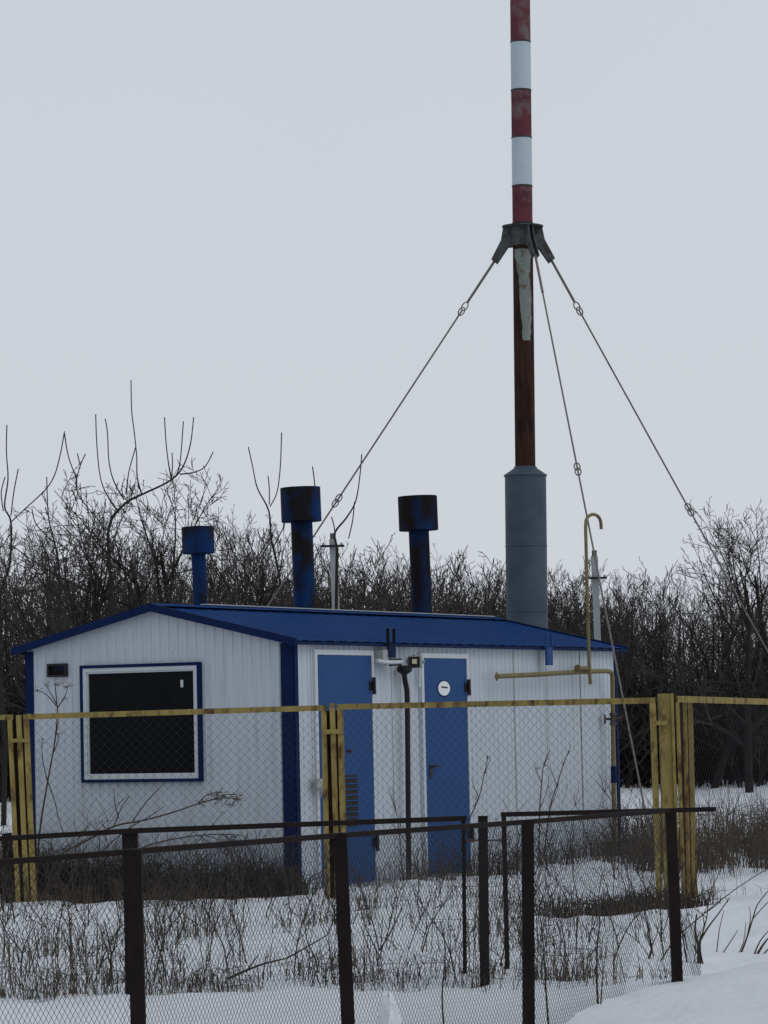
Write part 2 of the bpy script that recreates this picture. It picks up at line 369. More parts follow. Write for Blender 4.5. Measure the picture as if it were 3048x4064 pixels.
s_, z_ = onlong(959, 1487, .045); rr = 0.076
def oval(off, rx_, rz_, th):
    mb = MB(); n = len(mb.v); k_ = 36
    for o_ in (off, off + th): mb.v += [tuple(bp(s_ + rx_ * math.cos(2 * math.pi * i / k_), -o_, z_ + rz_ * math.sin(2 * math.pi * i / k_))) for i in range(k_)]
    mb.f.append(tuple(range(k_))); mb.f.append(tuple(range(k_, 2 * k_))[::-1])
    for i in range(k_): mb.f.append((i, (i + 1) % k_, k_ + (i + 1) % k_, k_ + i))
    return mb
oval(0.042, rr * 1.72 + .012, rr + .012, .003).build('sticker_border', M['trim'], d2)
st = oval(0.046, rr * 1.72, rr, .002).build('sticker', M['sign'], d2)
mb = MB(); mb.box(bp(s_ + 0.008, -0.0495, z_ + 0.011), A * 0.066 - Z * 0.003, B * 0.001, Z * 0.008); mb.box(bp(s_ - 0.06, -0.0495, z_ + 0.019), A * 0.012 - Z * 0.004, B * 0.001, Z * 0.004)
mb.build('sticker_mark', M['darksteel'], st)
# pale joint strip left of the first door and panel joint marks
s_, z_ = onlong(672, 1500); mb = MB(); lbox(mb, s_ - 0.02, s_ + 0.012, 0, BH - 0.06, 0.014, 0.01); mb.build('joint_strip', M['pvc'], house)
for s_ in (1.95, 4.75, 5.55, 6.45):
    mb = MB(); lbox(mb, s_ - .006, s_ + .006, 0, BH - .06, 0.011, 0.003); mb.build('panel_seam', M['grey'], house)
# blue strap brackets at the eaves
for (xb, ya, yb, yc) in ((845, 1358, 1394, 1421), (1185.5, 1366, 1402, 1437)):
    sA, zA = onlong(xb, yb, EO + .03); sB, zB = onlong(xb, yc, EO + 0.03); sT, zT = onlong(xb - 3, ya, -0.05)
    mb = MB(); lbox(mb, sA - 0.07, sA + 0.07, zB, zA + 0.02, EO + 0.03, 0.03)
    for q in (-0.065, 0.065):
        mb.bar(bp(sA + q, -EO - 0.03, zA), bp(sA + q, -EO - 0.03, zA + 0.17), 0.016, 0.03, side=A)
    mb.build('roof_bracket', M['vent'] if xb < 900 else M['door'], house)
# lamp arm, junction box, floodlight
p = [bp(*[q for q in (lambda sz: (sz[0], -0.13, sz[1]))(onlong(x, y, .13))]) for x, y in ((814, 1427), (830, 1430), (850, 1431), (867, 1430))]
mb = MB(); mb.tube(p, 0.020, 10); la = mb.build('lamp_arm', M['pvc'], house)
mb = MB(); p = [bp(s, -0.13, z) for s, z in (onlong(x, y, .13) for x, y in ((842, 1437), (866, 1435)))]; mb.tube(p, 0.011, 8); p = [bp(s, -0.13, z) for s, z in (onlong(x, y, .13) for x, y in ((840, 1424), (866, 1424)))]; mb.tube(p, 0.008, 8); mb.build('cable', M['black'], la)
s_, z_ = onlong(829, 1415, .1); mb = MB(); lbox(mb, s_ - 0.07, s_ + 0.07, z_ - 0.05, z_ + 0.05, 0.08, 0.10); mb.tube([bp(s_, -.10, z_ - .04), bp(s_, -.13, z_ - .10)], 0.02, 8); mb.build('junction_box', M['grey'], house)
s_, z_ = onlong(900, 1430, .18); mb = MB(); c = bp(s_, -0.16, z_)
FD = (EYE - c); FD.z = -0.6; FD.normalize(); FX = FD.cross(Z).normalized(); FZ = FX.cross(FD).normalized()
mb.box(c, FX * 0.075, FD * 0.05, FZ * 0.065); mb.tube([c - FD * .05, c - FD * .05 - FX * .10 + FZ * 0.0], 0.018, 8); mb.tube([c - FX * .09, c + FX * .01 + FZ * .085, c + FX * .09], 0.010, 8)
fl = mb.build('floodlight', M['grey'], house)
mb = MB(); mb.box(c + FD * 0.054 + FX * 0.008, FX * 0.058, FD * 0.005, FZ * 0.054); mb.build('front_glass', M['black'], fl)
mb = MB(); mb.box(c + FD * 0.061 + FX * 0.004 + FZ * .006, FX * 0.024, FD * 0.003, FZ * 0.024); mb.build('lens', M['led'], fl)
mb = MB(); q = [bp(s, -0.05, z) for s, z in (onlong(x, y, .05) for x, y in ((904, 1442), (906, 1452), (906, 1484)))]
mb.tube(q, 0.016, 8); mb.build('hanging_cable', M['pvc'], fl)
s_, z_ = onlong(885, 1428, .03); mb = MB(); lbox(mb, s_ - 0.03, s_ + 0.03, z_ - 0.035, z_ + 0.035, 0.03, 0.04); mb.build('switch_box', M['grey'], house)
# black pipe between the doors
q = [bp(s, -0.11, z) for s, z in (onlong(x, y, .11) for x, y in ((873, 1452), (875, 1470), (879, 1490), (880, 1520), (881.5, 1700), (883, 1905)))]
mb = MB(); mb.tube(q, 0.027, 10); dp = mb.build('drain_pipe', M['black'], house)
s_, z_ = onlong(874, 1447, .11); mb = MB(); mb.lathe(bp(s_, -0.11, z_ - 0.045), [(0.03, 0), (0.075, 0.03), (0.08, 0.075), (0.06, 0.09)], 14); mb.build('pipe_head', M['black'], dp)
# roof vents
def roof_vent(xo, ybase, ycap0, ycap1, wpipe, wcap, lean, vm='vent'):
    # on the back slope, at t = 0.62 of the width
    t = BW * 0.62; P = onplane(xo, ycap1, bp(0, t, 0), B) - O
    s = P.dot(A); zc = P.z; Yd = (bp(s, t, 0)).y
    rp_, rc_ = px_size(Yd, wpipe) / 2, px_size(Yd, wcap) / 2
    ztop = (onplane(xo, ycap0, bp(0, t, 0), B) - O).z
    ax = Vector((lean, 0, 1)); base = bp(s, t, rz(t) - 0.05); ln = zc - base.z
    mb = MB(); mb.lathe(base - ax * 0.0, [(rp_, 0), (rp_, ln + 0.1)], 26, ax)
    v = mb.build('vent_pipe', M[vm], house, smooth=True)
    mb = MB(); o = base + ax * ln
    mb.lathe(o, [(rp_ + .002, 0.012), (rc_ - 0.004, 0.0), (rc_, 0.004), (rc_, ztop - zc - 0.004), (rc_ - 0.004, ztop - zc), (0.02, ztop - zc + 0.012)], 30, ax)
    cp = mb.build('vent_cap', M[vm], v, smooth=True)
    mb = MB(); mb.lathe(base + ax * 0.03, [(rp_ + 0.06, 0.0), (rp_ + 0.012, 0.05), (rp_ + 0.008, 0.09)], 24, ax); mb.build('flashing', M['darksteel'], v)
    return v
vv = roof_vent(432, 1320, 1138, 1196, 31, 70, -0.02)
tag(vv, 'smaller blue vent pipe nearest the gable')
tag(roof_vent(656, 1320, 1053, 1127, 47, 87, -0.02), 'tallest blue vent pipe with rusty streak')
tag(roof_vent(909, 1325, 1072, 1146, 44, 85, -0.02, 'vent2'), 'blue vent pipe most rusted to brown')

# ------------------------------------------------------------------ chimney
CB = bp(8.5, 1.58, 0); CY = CB.y
def cz(y): return at(1130, y, CY).z
ctop = at(1123.5, 2, CY); cbot = at(1138.5, 1340, CY)
cax = (ctop - cbot).normalized(); cbase = cbot + cax * ((0.0 - cbot.z) / cax.z)
def ch(y): return (cz(y) - cbase.z) / cax.z
chim = thing('chimney', cbase, 'tall guyed steel chimney with red and white bands behind the boiler house', 'chimney')
RP = px_size(CY, 44) / 2; RSL = px_size(CY, 89.5) / 2
mb = MB(); mb.lathe(cbase, [(RSL, -0.2), (RSL, ch(1027))], 40, cax)
for hh_ in (0.9, 1.9, 2.9, 3.7): mb.lathe(cbase + cax * hh_, [(RSL + .003, 0), (RSL + .006, .008), (RSL + .003, .016)], 40, cax)
mb.build('insulated_sleeve', M['galv'], chim, smooth=True)
mb = MB(); mb.lathe(cbase + cax * ch(1027), [(RSL + 0.012, -0.012), (RSL + 0.012, 0.004), (RP + 0.02, ch(1012) - ch(1027)), (RP + 0.012, ch(1008) - ch(1027))], 40, cax); mb.build('cone_collar', M['galv'], chim, smooth=False)
mb = MB(); mb.lathe(cbase, [(RP, ch(1012)), (RP, ch(482))], 32, cax); mb.build('rusty_flue', M['rust'], chim, smooth=True)
ys = [482, 402.5, 297.5, 195.5, 91, 1]
for i in range(5):
    mb = MB(); r_ = RP * (0.995 if i % 2 == 0 else 1.0)
    mb.lathe(cbase, [(r_, ch(ys[i])), (r_, ch(ys[i + 1]))], 32, cax)
    mb.build('red_band' if i % 2 == 0 else 'white_band', M['red'] if i % 2 == 0 else M['white'], chim, smooth=True)
for y_ in ys[:5]:
    mb = MB(); mb.lathe(cbase + cax * (ch(y_) - .012), [(RP - .002, 0), (RP + .005, .006), (RP + .005, .018), (RP - .002, .024)], 32, cax); mb.build('weld_seam', M['darksteel'], chim)
# flaked paint patch following the pipe, facing the camera (irregular outline)
outl = [(1.00, 540, 1110.5, 1150), (1, 560, 1113, 1146), (1, 585, 1117, 1145), (1, 600, 1121, 1144), (1, 630, 1122, 1146), (1, 660, 1123, 1147.5), (1, 690, 1127, 1148), (1, 705, 1128, 1147), (1, 725, 1128.5, 1146), (1, 742, 1131, 1144)]
mb = MB(); rows = []
toc = (EYE - cbase); toc.z = 0; toc.normalize(); sidev = toc.cross(Z) * -1
random.seed(5)
fine = []
for (q0, q1) in zip(outl, outl[1:]):
    for k in range(4):
        f_ = k / 4; fine.append((q0[1] + (q1[1] - q0[1]) * f_, q0[2] + (q1[2] - q0[2]) * f_ + random.uniform(-.9, .9), q0[3] + (q1[3] - q0[3]) * f_ + random.uniform(-.9, .9)))
for (y_, xa, xb) in fine:
    cx_ = 1123.5 + (1138.5 - 1123.5) * (y_ - 2) / 1338.0
    row = []
    for k in range(7):
        xk = xa + (xb - xa) * k / 6; q = max(-0.96, min(0.96, (xk - cx_) / 22.0))
        n_ = sidev * q + toc * math.sqrt(1 - q * q)
        row.append(cbase + cax * ch(y_) + n_ * (RP + 0.003))
    rows.append(row)
for r0, r1 in zip(rows, rows[1:]):
    for k in range(6): mb.quad(r0[k], r1[k], r1[k + 1], r0[k + 1])
mb.build('flaked_paint', M['flake'], chim, smooth=True)
# guy collar
hc0, hc1 = ch(532), ch(488)
mb = MB(); mb.lathe(cbase + cax * hc0, [(RP + 0.003, 0), (RP + 0.045, 0.004), (RP + 0.045, 0.016), (RP + 0.02, 0.02), (RP + 0.02, hc1 - hc0 - 0.02), (RP + 0.13, hc1 - hc0 - 0.014), (RP + 0.13, hc1 - hc0), (RP + 0.003, hc1 - hc0)], 32, cax)
col_ = mb.build('guy_collar', M['collar'], chim)
def guy(az, target, ylink2):
    d = Vector((math.cos(az), math.sin(az), 0))
    sd_ = d.cross(Z); base_h = cbase + cax * hc1
    mb = MB()
    for sgn in (-1, 1):            # two cheek plates
        o_ = sd_ * (0.028 * sgn)
        pts = [base_h + d * (RP + 0.01) - Z * 0.015, base_h + d * (RP + 0.115) - Z * 0.015, base_h + d * (RP + 0.145) - Z * 0.17, base_h + d * (RP + 0.27) - Z * 0.40, base_h + d * (RP + 0.20) - Z * 0.46, base_h + d * (RP + 0.06) - Z * 0.26, base_h + d * (RP + 0.01) - Z * 0.26]
        n = len(mb.v); k = len(pts)
        mb.v += [tuple(p + o_ - sd_ * 0.006) for p in pts] + [tuple(p + o_ + sd_ * 0.006) for p in pts]
        mb.f.append(tuple(n + i for i in range(k))); mb.f.append(tuple(n + k + i for i in range(k))[::-1])
        for i in range(k): mb.f.append((n + i, n + (i + 1) % k, n + k + (i + 1) % k, n + k + i))
    mb.tube([base_h + d * (RP + 0.225) - Z * 0.41 - sd_ * 0.05, base_h + d * (RP + 0.225) - Z * 0.41 + sd_ * 0.05], 0.018, 8)
    mb.build('guy_bracket', M['collar'], col_)
    st_ = base_h + d * (RP + 0.225) - Z * 0.41
    v = target - st_; Lg = v.length; v.normalize(); 
    mb = MB(); mb.tube([st_, st_ + v * 0.62], 0.016, 8); gw = mb.build('guy_wire', M['wire'], chim)
    mb = MB(); mb.tube([st_ + v * (0.72 if az > 0 else 0.6), st_ + v * Lg], 0.0105, 6); mb.build('cable', M['wire'], gw)
    for off in ((0.62, ylink2) if az > 0 else (ylink2,)):
        mb = MB(); u = v.cross(Vector((0, 1, 0.3))).normalized()
        for k_, o2 in ((0, 0.0), (1, 0.075)):
            pp = [st_ + v * (off + o2 + 0.055 + 0.055 * math.cos(a_)) + (u if k_ == 0 else u) * 0.034 * math.sin(a_) for a_ in [2 * math.pi * i / 12 for i in range(13)]]
            mb.tube(pp, 0.008, 6, cap=False)
        mb.build('shackle', M['wire'], gw)
    return st_
def guy_to(az, x1, y1, Y1, ylink):
    t_ = at(x1, y1, Y1)
    base_h = cbase + cax * hc1; d = Vector((math.cos(az), math.sin(az), 0)); s_ = base_h + d * (RP + 0.225) - Z * 0.41
    v = t_ - s_; k = (0.2 - s_.z) / v.z; end = s_ + v * k
    # distance along the wire of the lower shackle
    lk = at(ylink[0], ylink[1], ylink[2]); guy(az, end, (lk - s_).length)
guy_to(R(172), 737, 1068, CY + 0.35, (737, 1068, CY + .35))
guy_to(R(12), 1482, 1088, CY + 1.2, (1482, 1088, CY + 1.2))
guy_to(R(-68), 1245, 1000, CY - 2.2, (1245, 1000, CY - 2.2))

# ------------------------------------------------------------------ gas pipe on the side wall
gp0 = bp(6.9, -0.2, 0.0)
gas = thing('gas_pipe', gp0, 'yellow gas pipe with hooked vent stack along the right end of the side wall', 'pipe')
def lw(x, y, off): s, z = onlong(x, y, off); return bp(s, -off, z)
rg = px_size(37, 10) / 2
mb = MB(); mb.tube([lw(1073, 1461, .15), lw(1150, 1457.5, .15), lw(1250, 1451.5, .15), lw(1309, 1449.5, .15), lw(1318, 1451, .15), lw(1322, 1456, .15), lw(1323, 1464, .15), lw(1325, 1640, .15), lw(1327.5, 1850, .15)], rg, 12)
mb.build('pipe_run', M['gas'], gas, smooth=True)
e0 = lw(1073, 1461, .15); dr = (lw(1150, 1457.5, .15) - e0).normalized()
mb = MB(); mb.lathe(e0 - RT * 0.012, [(rg + 0.02, 0), (rg + 0.02, 0.022)], 16, Vector((RT.x, RT.y, 0))); mb.build('end_flange', M['gas'], gas)
rs = px_size(36, 7.5) / 2
hk = [lw(1275.5, 1478, .22), lw(1273, 1443, .22), lw(1269, 1300, .22), lw(1265, 1140, .22)]
for k in range(1, 10):
    a_ = math.pi * k / 9
    hk.append(lw(1281.5 - 16.5 * math.cos(a_), 1131 - 20 * math.sin(a_), .22))
hk.append(lw(1299, 1143, .22))
mb = MB(); mb.tube(hk, rs, 10); mb.build('vent_stack', M['gas'], gas, smooth=True)
mb = MB(); mb.tube([lw(1246, 1443, .2), lw(1273, 1443.5, .2)], rg * .95, 10); mb.lathe(lw(1247, 1443, .2), [(rg * 1.5, 0), (rg * 1.5, .03)], 12, A); mb.build('tee_branch', M['gas'], gas, smooth=True)
pv = lw(1324, 1553, .15); toc2 = (EYE - pv).normalized()
mb = MB(); mb.lathe(pv - Z * 0.07, [(rg * 1.5, 0), (rg * 1.5, .03), (rg * 1.15, .035), (rg * 1.15, .105), (rg * 1.5, .11), (rg * 1.5, .14)], 12)
vl = mb.build('valve', M['valve'], gas)
mb = MB(); hx = RT.copy(); hx.z = 0; hx.normalize()
mb.tube([pv - hx * 0.085, pv + hx * 0.085], 0.014, 8); mb.lathe(pv - hx * 0.10, [(0.055, 0), (0.055, 0.018)], 14, hx); mb.lathe(pv + hx * 0.075, [(0.03, 0), (0.03, 0.02)], 10, hx); mb.build('hand_wheel', M['valve'], vl)
mb = MB(); pk = lw(1325.5, 1672, .15); mb.lathe(pk - Z * .06, [(rg * 1.25, 0), (rg * 1.25, .15)], 12); mb.lathe(pk - Z * .10, [(rg * 1.4, 0), (rg * 1.4, .04)], 12); mb.build('insulating_joint', M['trim'], gas)

# ------------------------------------------------------------------ yellow fence
yf = thing('yellow_fence', at(716, 1930, 30.3), 'yellow steel panel fence with chain-link mesh in front of the boiler house', 'fence')
def pbar(name, x0, y0, x1, y1, Y0, Y1, wpx, mat_, parent, thick=None, ext=0.0):
    a_ = at(x0, y0, Y0); b_ = at(x1, y1, Y1)
    if ext: b_ = b_ + (b_ - a_).normalized() * ext
    wd = px_size((Y0 + Y1) / 2, wpx); th = thick or wd
    d = (b_ - a_).normalized(); sv = Vector((1, 0, 0)) if abs(d.z) > 0.7 else Vector((0, 0, 1))
    mb = MB(); mb.bar(a_, b_, wd, th, side=sv); return mb.build(name, mat_, parent)
def lattice(mb, P, Lx, H0, wx, wz, rad, zlow, bulge=0.0):
    """diamond wire lattice on P(u, z): u in 0..Lx, from top height H0(u) to zlow(u)"""
    n = int(Lx / wx) + 1
    k = wx / wz
    def clipped(u0, s):
        pts = []; zt = 0.0; st = wz
        u = u0; z = None
        zt = H0(max(0, min(Lx, u0)))
        j = 0
        while True:
            z = zt - j * wz; u = u0 + s * j * wx
            if u < -1e-6 or u > Lx + 1e-6:
                if (s > 0 and u > Lx) or (s < 0 and u < 0): break
                j += 1; continue
            if z < zlow(u): break
            pts.append((u, z)); j += 4 if False else 1
        return pts
    rows = int(1.2 * 3 / wz)
    span = max(H0(0), H0(Lx)) - min(zlow(0), zlow(Lx)); extra = int(span / wz) + 2
    for i in range(-extra, n + extra):
        for s in (1, -1):
            pts = clipped(i * wx, s)
            if len(pts) >= 2:
                q = pts[::3]
                if q[-1] != pts[-1]: q.append(pts[-1])
                mb.tube([P(u, z) for u, z in q], rad, 4, cap=False)
def panel(xa, xb, ya, yb, Ya, Yb, yba, ybb, rail=13, stile=14, xla=None, xlb=None):
    """one welded panel: top rail from (xa, ya) to (xb, yb), stiles down to yba / ybb"""
    lean = 24
    pr = pbar('panel_frame', xa, ya, xb, yb, Ya, Yb, rail, M['yellow'], yf, thick=0.03)
    pbar('stile', xa + stile / 2, ya + rail / 2, (xla or xa + stile / 2 + lean), yba, Ya - .004, Ya - .004, stile, M['yellow'], pr, thick=0.04, ext=0.3)
    pbar('stile', xb - stile / 2, yb + rail / 2, (xlb or xb - stile / 2 + lean), ybb, Yb - .004, Yb - .004, stile, M['yellow'], pr, thick=0.04, ext=0.3)
    a_ = at(xa, ya + rail / 2, Ya); b_ = at(xb, yb + rail / 2, Yb); d = b_ - a_; Lx = Vector((d.x, d.y, 0)).length; dh = Vector((d.x, d.y, 0)).normalized()
    mb = MB()
    lattice(mb, lambda u, z: Vector((a_.x, a_.y, 0)) + dh * u + Z * z, Lx, lambda u: a_.z + (b_.z - a_.z) * u / Lx, 0.085, 0.085, 0.00115, lambda u: 0.02)
    mb.build('wire_mesh', M['mesh'], yf)
YL, YM, YR = 30.5, 30.2, 28.6
panel(-62, 26, 1551, 1549, 31.0, YL, 1960, 1955, rail=11, stile=10, xlb=40)
panel(51, 705, 1548.5, 1529, YL, YM, 1955, 1940, rail=12, stile=11.5, xla=74, xlb=708)
panel(728.5, 1416, 1527, 1513, YM, YR, 1940, 1965, rail=12.5, stile=13, xla=745, xlb=1425)
panel(1459, 1760, 1510, 1519, YR, 33.5, 1965, 1930, rail=13, stile=8, xla=1478)
# posts and clamps
pbar('fence_post', 40.5, 1545, 59, 1958, YL, YL, 11, M['yellow'], yf, ext=0.3)
pbar('gap_shade_rust', 39, 1556, 58, 1958, YL + .06, YL + .06, 34, M['rust'], yf, thick=0.006, ext=0.3)  # added dark strip: rust and gap shade put into one colour
pbar('fence_post', 717.5, 1519, 730, 1940, YM, YM, 11.5, M['yellow'], yf, ext=0.3)
pbar('gap_shade_rust', 717.5, 1535, 728, 1940, YM + .06, YM + .06, 34, M['rust'], yf, thick=0.006, ext=0.3)  # same added strip, its brown stands for shade and rust between the bars
pbar('fence_post', 1437.5, 1498, 1453, 1968, YR, YR, 33, M['yellow'], yf, thick=0.08, ext=0.3)
pbar('post_rib', 1451.5, 1500, 1466, 1968, YR - .05, YR - .05, 5, M['yellow'], yf, thick=0.03, ext=0.3)
pbar('gap_shade_rust', 1478, 1520, 1490, 1960, YR + 1.2, YR + 1.2, 32, M['rust'], yf, thick=0.006, ext=0.3)  # added strip, shade and rust between the right-hand bars as dark brown
pbar('fence_post', 1479, 1512, 1489, 1960, YR + .3, YR + .3, 8, M['yellow'], yf, ext=0.3)
pbar('fence_post', 1491, 1514, 1500, 1900, YR + .8, YR + .8, 10, M['yellow'], yf, ext=0.3)
pbar('clamp', 22, 1600, 64, 1599, YL - .04, YL - .04, 8, M['yellow'], yf, thick=0.03)
pbar('clamp', 699, 1581, 740, 1580, YM - .04, YM - .04, 10, M['yellow'], yf, thick=0.03)
pbar('clamp', 1408, 1562, 1442, 1561, YR - .10, YR - .10, 9, M['yellow'], yf, thick=0.03)

# ------------------------------------------------------------------ brown fence in front
ff = thing('brown_fence', at(735, 2212, 15.2), 'low dark brown post and rail fence with chain-link nearest the camera', 'fence')
YP = {'A': 14.0, 'B': 15.5, 'D': 17.0, 'E': 18.5}
def rail(mb, pts, wpx, parent, name='rail', m_='brown', tk=None):
    pp = [at(x, y, Y) for x, y, Y in pts]; mb = MB()
    for a_, b_ in zip(pp, pp[1:]):
        wd = px_size((a_.y + b_.y) / 2, wpx); mb.bar(a_, b_ + (b_ - a_).normalized() * 0.005, wd, tk or wd, side=(0, 0, 1))
    return mb.build(name, M[m_], parent)
FR = [(-260, 1884, 13.15), (284, 1839.5, 14.0), (734, 1804.5, 15.5), (1139, 1775.5, 17.0), (1451, 1750.5, 18.5)]
rail(None, FR[:2], 12.5, ff); rail(None, FR[1:3], 12, ff); rail(None, FR[2:4], 11, ff); rail(None, FR[3:], 10, ff)
def fpost(xa, ya, xb, yb, Y, wpx, parent, name='fence_post', ext=0.0, cap=True):
    o = pbar(name, xa, ya, xb, yb, Y, Y, wpx, M['brown'], parent, ext=ext)
    if cap:
        mb = MB(); c_ = at(xa, ya, Y); h = px_size(Y, wpx) / 2 + 0.002; mb.box(c_ + Z * 0.003, Vector((h, 0, 0)), Vector((0, h, 0)), Z * 0.004); mb.build('post_cap', M['brown'], o)
    return o
fpost(290, 1838, 299, 2212, 14.0 - .01, 31.5, ff, ext=0.4)
fpost(734.5, 1803, 752, 2212, 15.5 - .01, 29, ff, ext=0.4)
fpost(1139.5, 1774, 1142, 2212, 17.0 - .01, 26, ff, ext=0.3)
fpost(1448, 1749, 1463, 2117, 18.5 - .01, 23, ff, ext=0.3)
mb = MB()
pA = [at(x, y, Y) for x, y, Y in FR]; seg = []
for a_, b_ in zip(pA, pA[1:]): seg.append(Vector((b_.x - a_.x, b_.y - a_.y)).length)
# the last bit of mesh runs on past the end post
dl = (pA[-1] - pA[-2]).normalized(); pEnd = pA[-1] + dl * 0.42 - Z * 0.62; pA2 = pA + [pA[-1] + dl * 0.42]; seg.append(0.42); tot = sum(seg)
def Pf(u, z):
    i = 0; uu = u
    while i < len(seg) - 1 and uu > seg[i]: uu -= seg[i]; i += 1
    a_, b_ = pA2[i], pA2[i + 1]; d = Vector((b_.x - a_.x, b_.y - a_.y, 0)).normalized()
    nrm = Vector((d.y, -d.x, 0)); wv = 0.012 * noise.noise(Vector((u * 2.1, z * 2.6, 1.0))) + 0.02 * math.sin(u * 1.1) * (1 - z)
    p_ = Vector((a_.x, a_.y, 0)) + d * uu - nrm * (0.02 + wv) 
    p_.z = z + 0.010 * noise.noise(Vector((u * 1.6, 3.0, z))); return p_
def Htop(u):
    i = 0; uu = u
    while i < len(seg) - 1 and uu > seg[i]: uu -= seg[i]; i += 1
    z_ = pA2[i].z + (pA2[i + 1].z - pA2[i].z) * uu / seg[i]
    if i == len(seg) - 1: z_ = z_ - 0.50 - 0.5 * uu
    return z_ - 0.01
lattice(mb, Pf, tot, Htop, 0.0275, 0.0425, 0.0010, lambda u: gz(*Pf(u, 0)[:2]) - 0.03)
mb.build('chain_link', M['meshd'], ff)

# ------------------------------------------------------------------ brown gate line behind it
YG0, YG1 = 19.0, 20.0
gl = thing('brown_gate', at(640, 2120, 19.5), 'wide brown gate leaf with chain-link and thin frame, left of the standing gate post', 'gate')
rail(None, [(-120, 1819, 18.9), (280, 1795, 19.3), (1005, 1767.5, 20.0)], 11, gl)
pbar('stile', 1001, 1768, 1004.5, 2103, 20.0, 20.0, 8.5, M['brown'], gl, thick=0.025)
fpost(281, 1796, 289, 2128, 19.35, 33, gl, name='hanging_post', ext=0.3, cap=False)
tag(fpost(15, 1800, 21, 1950, 31.6, 18, None, name='stub_post', ext=0.3, cap=False), 'short dark post standing in the snow left of the left yellow posts', 'post')
a_ = at(-120, 1819, 18.9); b_ = at(1001, 1767.5, 20.0); d = Vector((b_.x - a_.x, b_.y - a_.y, 0)); Lx = d.length; dh = d.normalized()
mb = MB(); lattice(mb, lambda u, z: Vector((a_.x, a_.y + .01, 0)) + dh * u + Z * (z + 0.008 * noise.noise(Vector((u * 2, z * 2, 7)))), Lx, lambda u: a_.z + (b_.z - a_.z) * u / Lx - 0.015, 0.040, 0.058, 0.0007, lambda u: -0.02)
mb.build('chain_link', M['meshd'], gl)
mb = MB(); mb.tube([at(1001, 1815, 20.0), at(1030, 1815.5, 20.0), at(1036, 1812, 19.96)], 0.006, 6); mb.build('latch', M['orange'], gl)
tag(fpost(1043, 1765, 1047, 2105, 19.9, 20.5, None, name='gate_post', ext=0.3), 'brown square gate post standing alone between two thin gate stiles', 'post')
gr = thing('brown_gate', at(1095, 2090, 20.0), 'brown gate leaf whose top rail juts past the leaning end post on the right', 'gate')
rail(None, [(1083, 1759.5, 20.0), (1544, 1748, 20.3)], 10, gr)
pbar('stile', 1088, 1757, 1096, 2093, 20.0, 20.0, 10, M['brown'], gr, thick=0.03)
a2_ = at(1090, 1759, 20.0); b2_ = at(1452, 1750, 20.25); d2_ = Vector((b2_.x - a2_.x, b2_.y - a2_.y, 0)); Lx2 = d2_.length; dh2 = d2_.normalized()
mb = MB(); lattice(mb, lambda u, z: Vector((a2_.x, a2_.y + .01, 0)) + dh2 * u + Z * (z + 0.008 * noise.noise(Vector((u * 2, z * 2, 9)))), Lx2, lambda u: a2_.z + (b2_.z - a2_.z) * u / Lx2 - 0.10, 0.040, 0.058, 0.0007, lambda u: -0.02)
mb.build('chain_link', M['meshd'], gr)
mb = MB(); mb.tube([at(1050, 1816, 19.9), at(1062, 1815, 19.95), at(1090, 1814.5, 20.0)], 0.006, 6); mb.build('latch', M['darksteel'], gr)
# clump of snow caught in the wire
def lump(c_, rx, ry, rz_, name, label):
    mb = MB(); nu, nv = 18, 12
    for j in range(nv + 1):
        for i in range(nu):
            th = math.pi * j / nv; ph = 2 * math.pi * i / nu
            n_ = Vector((math.sin(th) * math.cos(ph), math.sin(th) * math.sin(ph), math.cos(th)))
            k = 1 + 0.55 * noise.noise(n_ * 1.6 + Vector((3, 1, 2))) + 0.25 * noise.noise(n_ * 4.1) - 0.25 * n_.z
            tp = 1.0 - 0.62 * max(0.0, n_.z + .25); mb.v.append(tuple(c_ + Vector((n_.x * rx * tp + .012 * noise.noise(n_ * 3), n_.y * ry * tp, n_.z * rz_)) * k))
    for j in range(nv):
        for i in range(nu):
            a0_ = j * nu + i; a1_ = j * nu + (i + 1) % nu; mb.f.append((a0_, a0_ + nu, a1_ + nu, a1_))
    return tag(mb.build(name, M['snow'], smooth=True), label, 'snow')
sc_p = at(838, 2185, 15.72)
lump(sc_p + Vector((0, -0.02, 0)), 0.046, 0.03, 0.14, 'snow_clump', 'upright clump of snow caught in the brown chain-link right of its second post')

# ------------------------------------------------------------------ concrete posts behind
def cpost(xb, yt, yb, Y, wpx, arm, label):
    p1 = at(xb, yt + 12, Y); p0 = at(xb + 7, yb, Y); dd = (p0 - p1).normalized(); p0 = p1 + dd * ((p1.z - gz(p0.x, Y) + .2) / -dd.z)
    t_ = thing('concrete_pole', p0, label, 'pole', 'concrete poles behind the boiler house')
    wd = px_size(Y, wpx); mb = MB(); mb.bar(p0, p1, wd, wd, side=(1, 0, 0)); mb.build('shaft', M['concrete'], t_)
    mb = MB(); mb.bar(p1, p1 - dd * px_size(Y, 13), wd * .72, wd * .72, side=(1, 0, 0)); mb.build('top_cap', M['collar'], t_)
    a_ = at(arm[0], arm[2], Y - .1); b_ = at(arm[1], arm[3], Y - .1); mb = MB(); mb.bar(a_, b_, 0.035, 0.05); mb.build('crossarm', M['black'], t_)
    for k in (0.12, 0.88): mb = MB(); q = a_.lerp(b_, k); mb.tube([q, q + Z * .05], 0.02, 8); mb.build('insulator', M['grey'], t_)
cpost(719, 1153, 1325, 50, 16, (692, 744, 1180, 1179), 'pale concrete pole with black crossarm right of the tallest vent pipe')
cpost(1284, 1190, 1390, 54, 14, (1268, 1311, 1249, 1248), 'pale concrete pole with black crossarm right of the chimney sleeve')

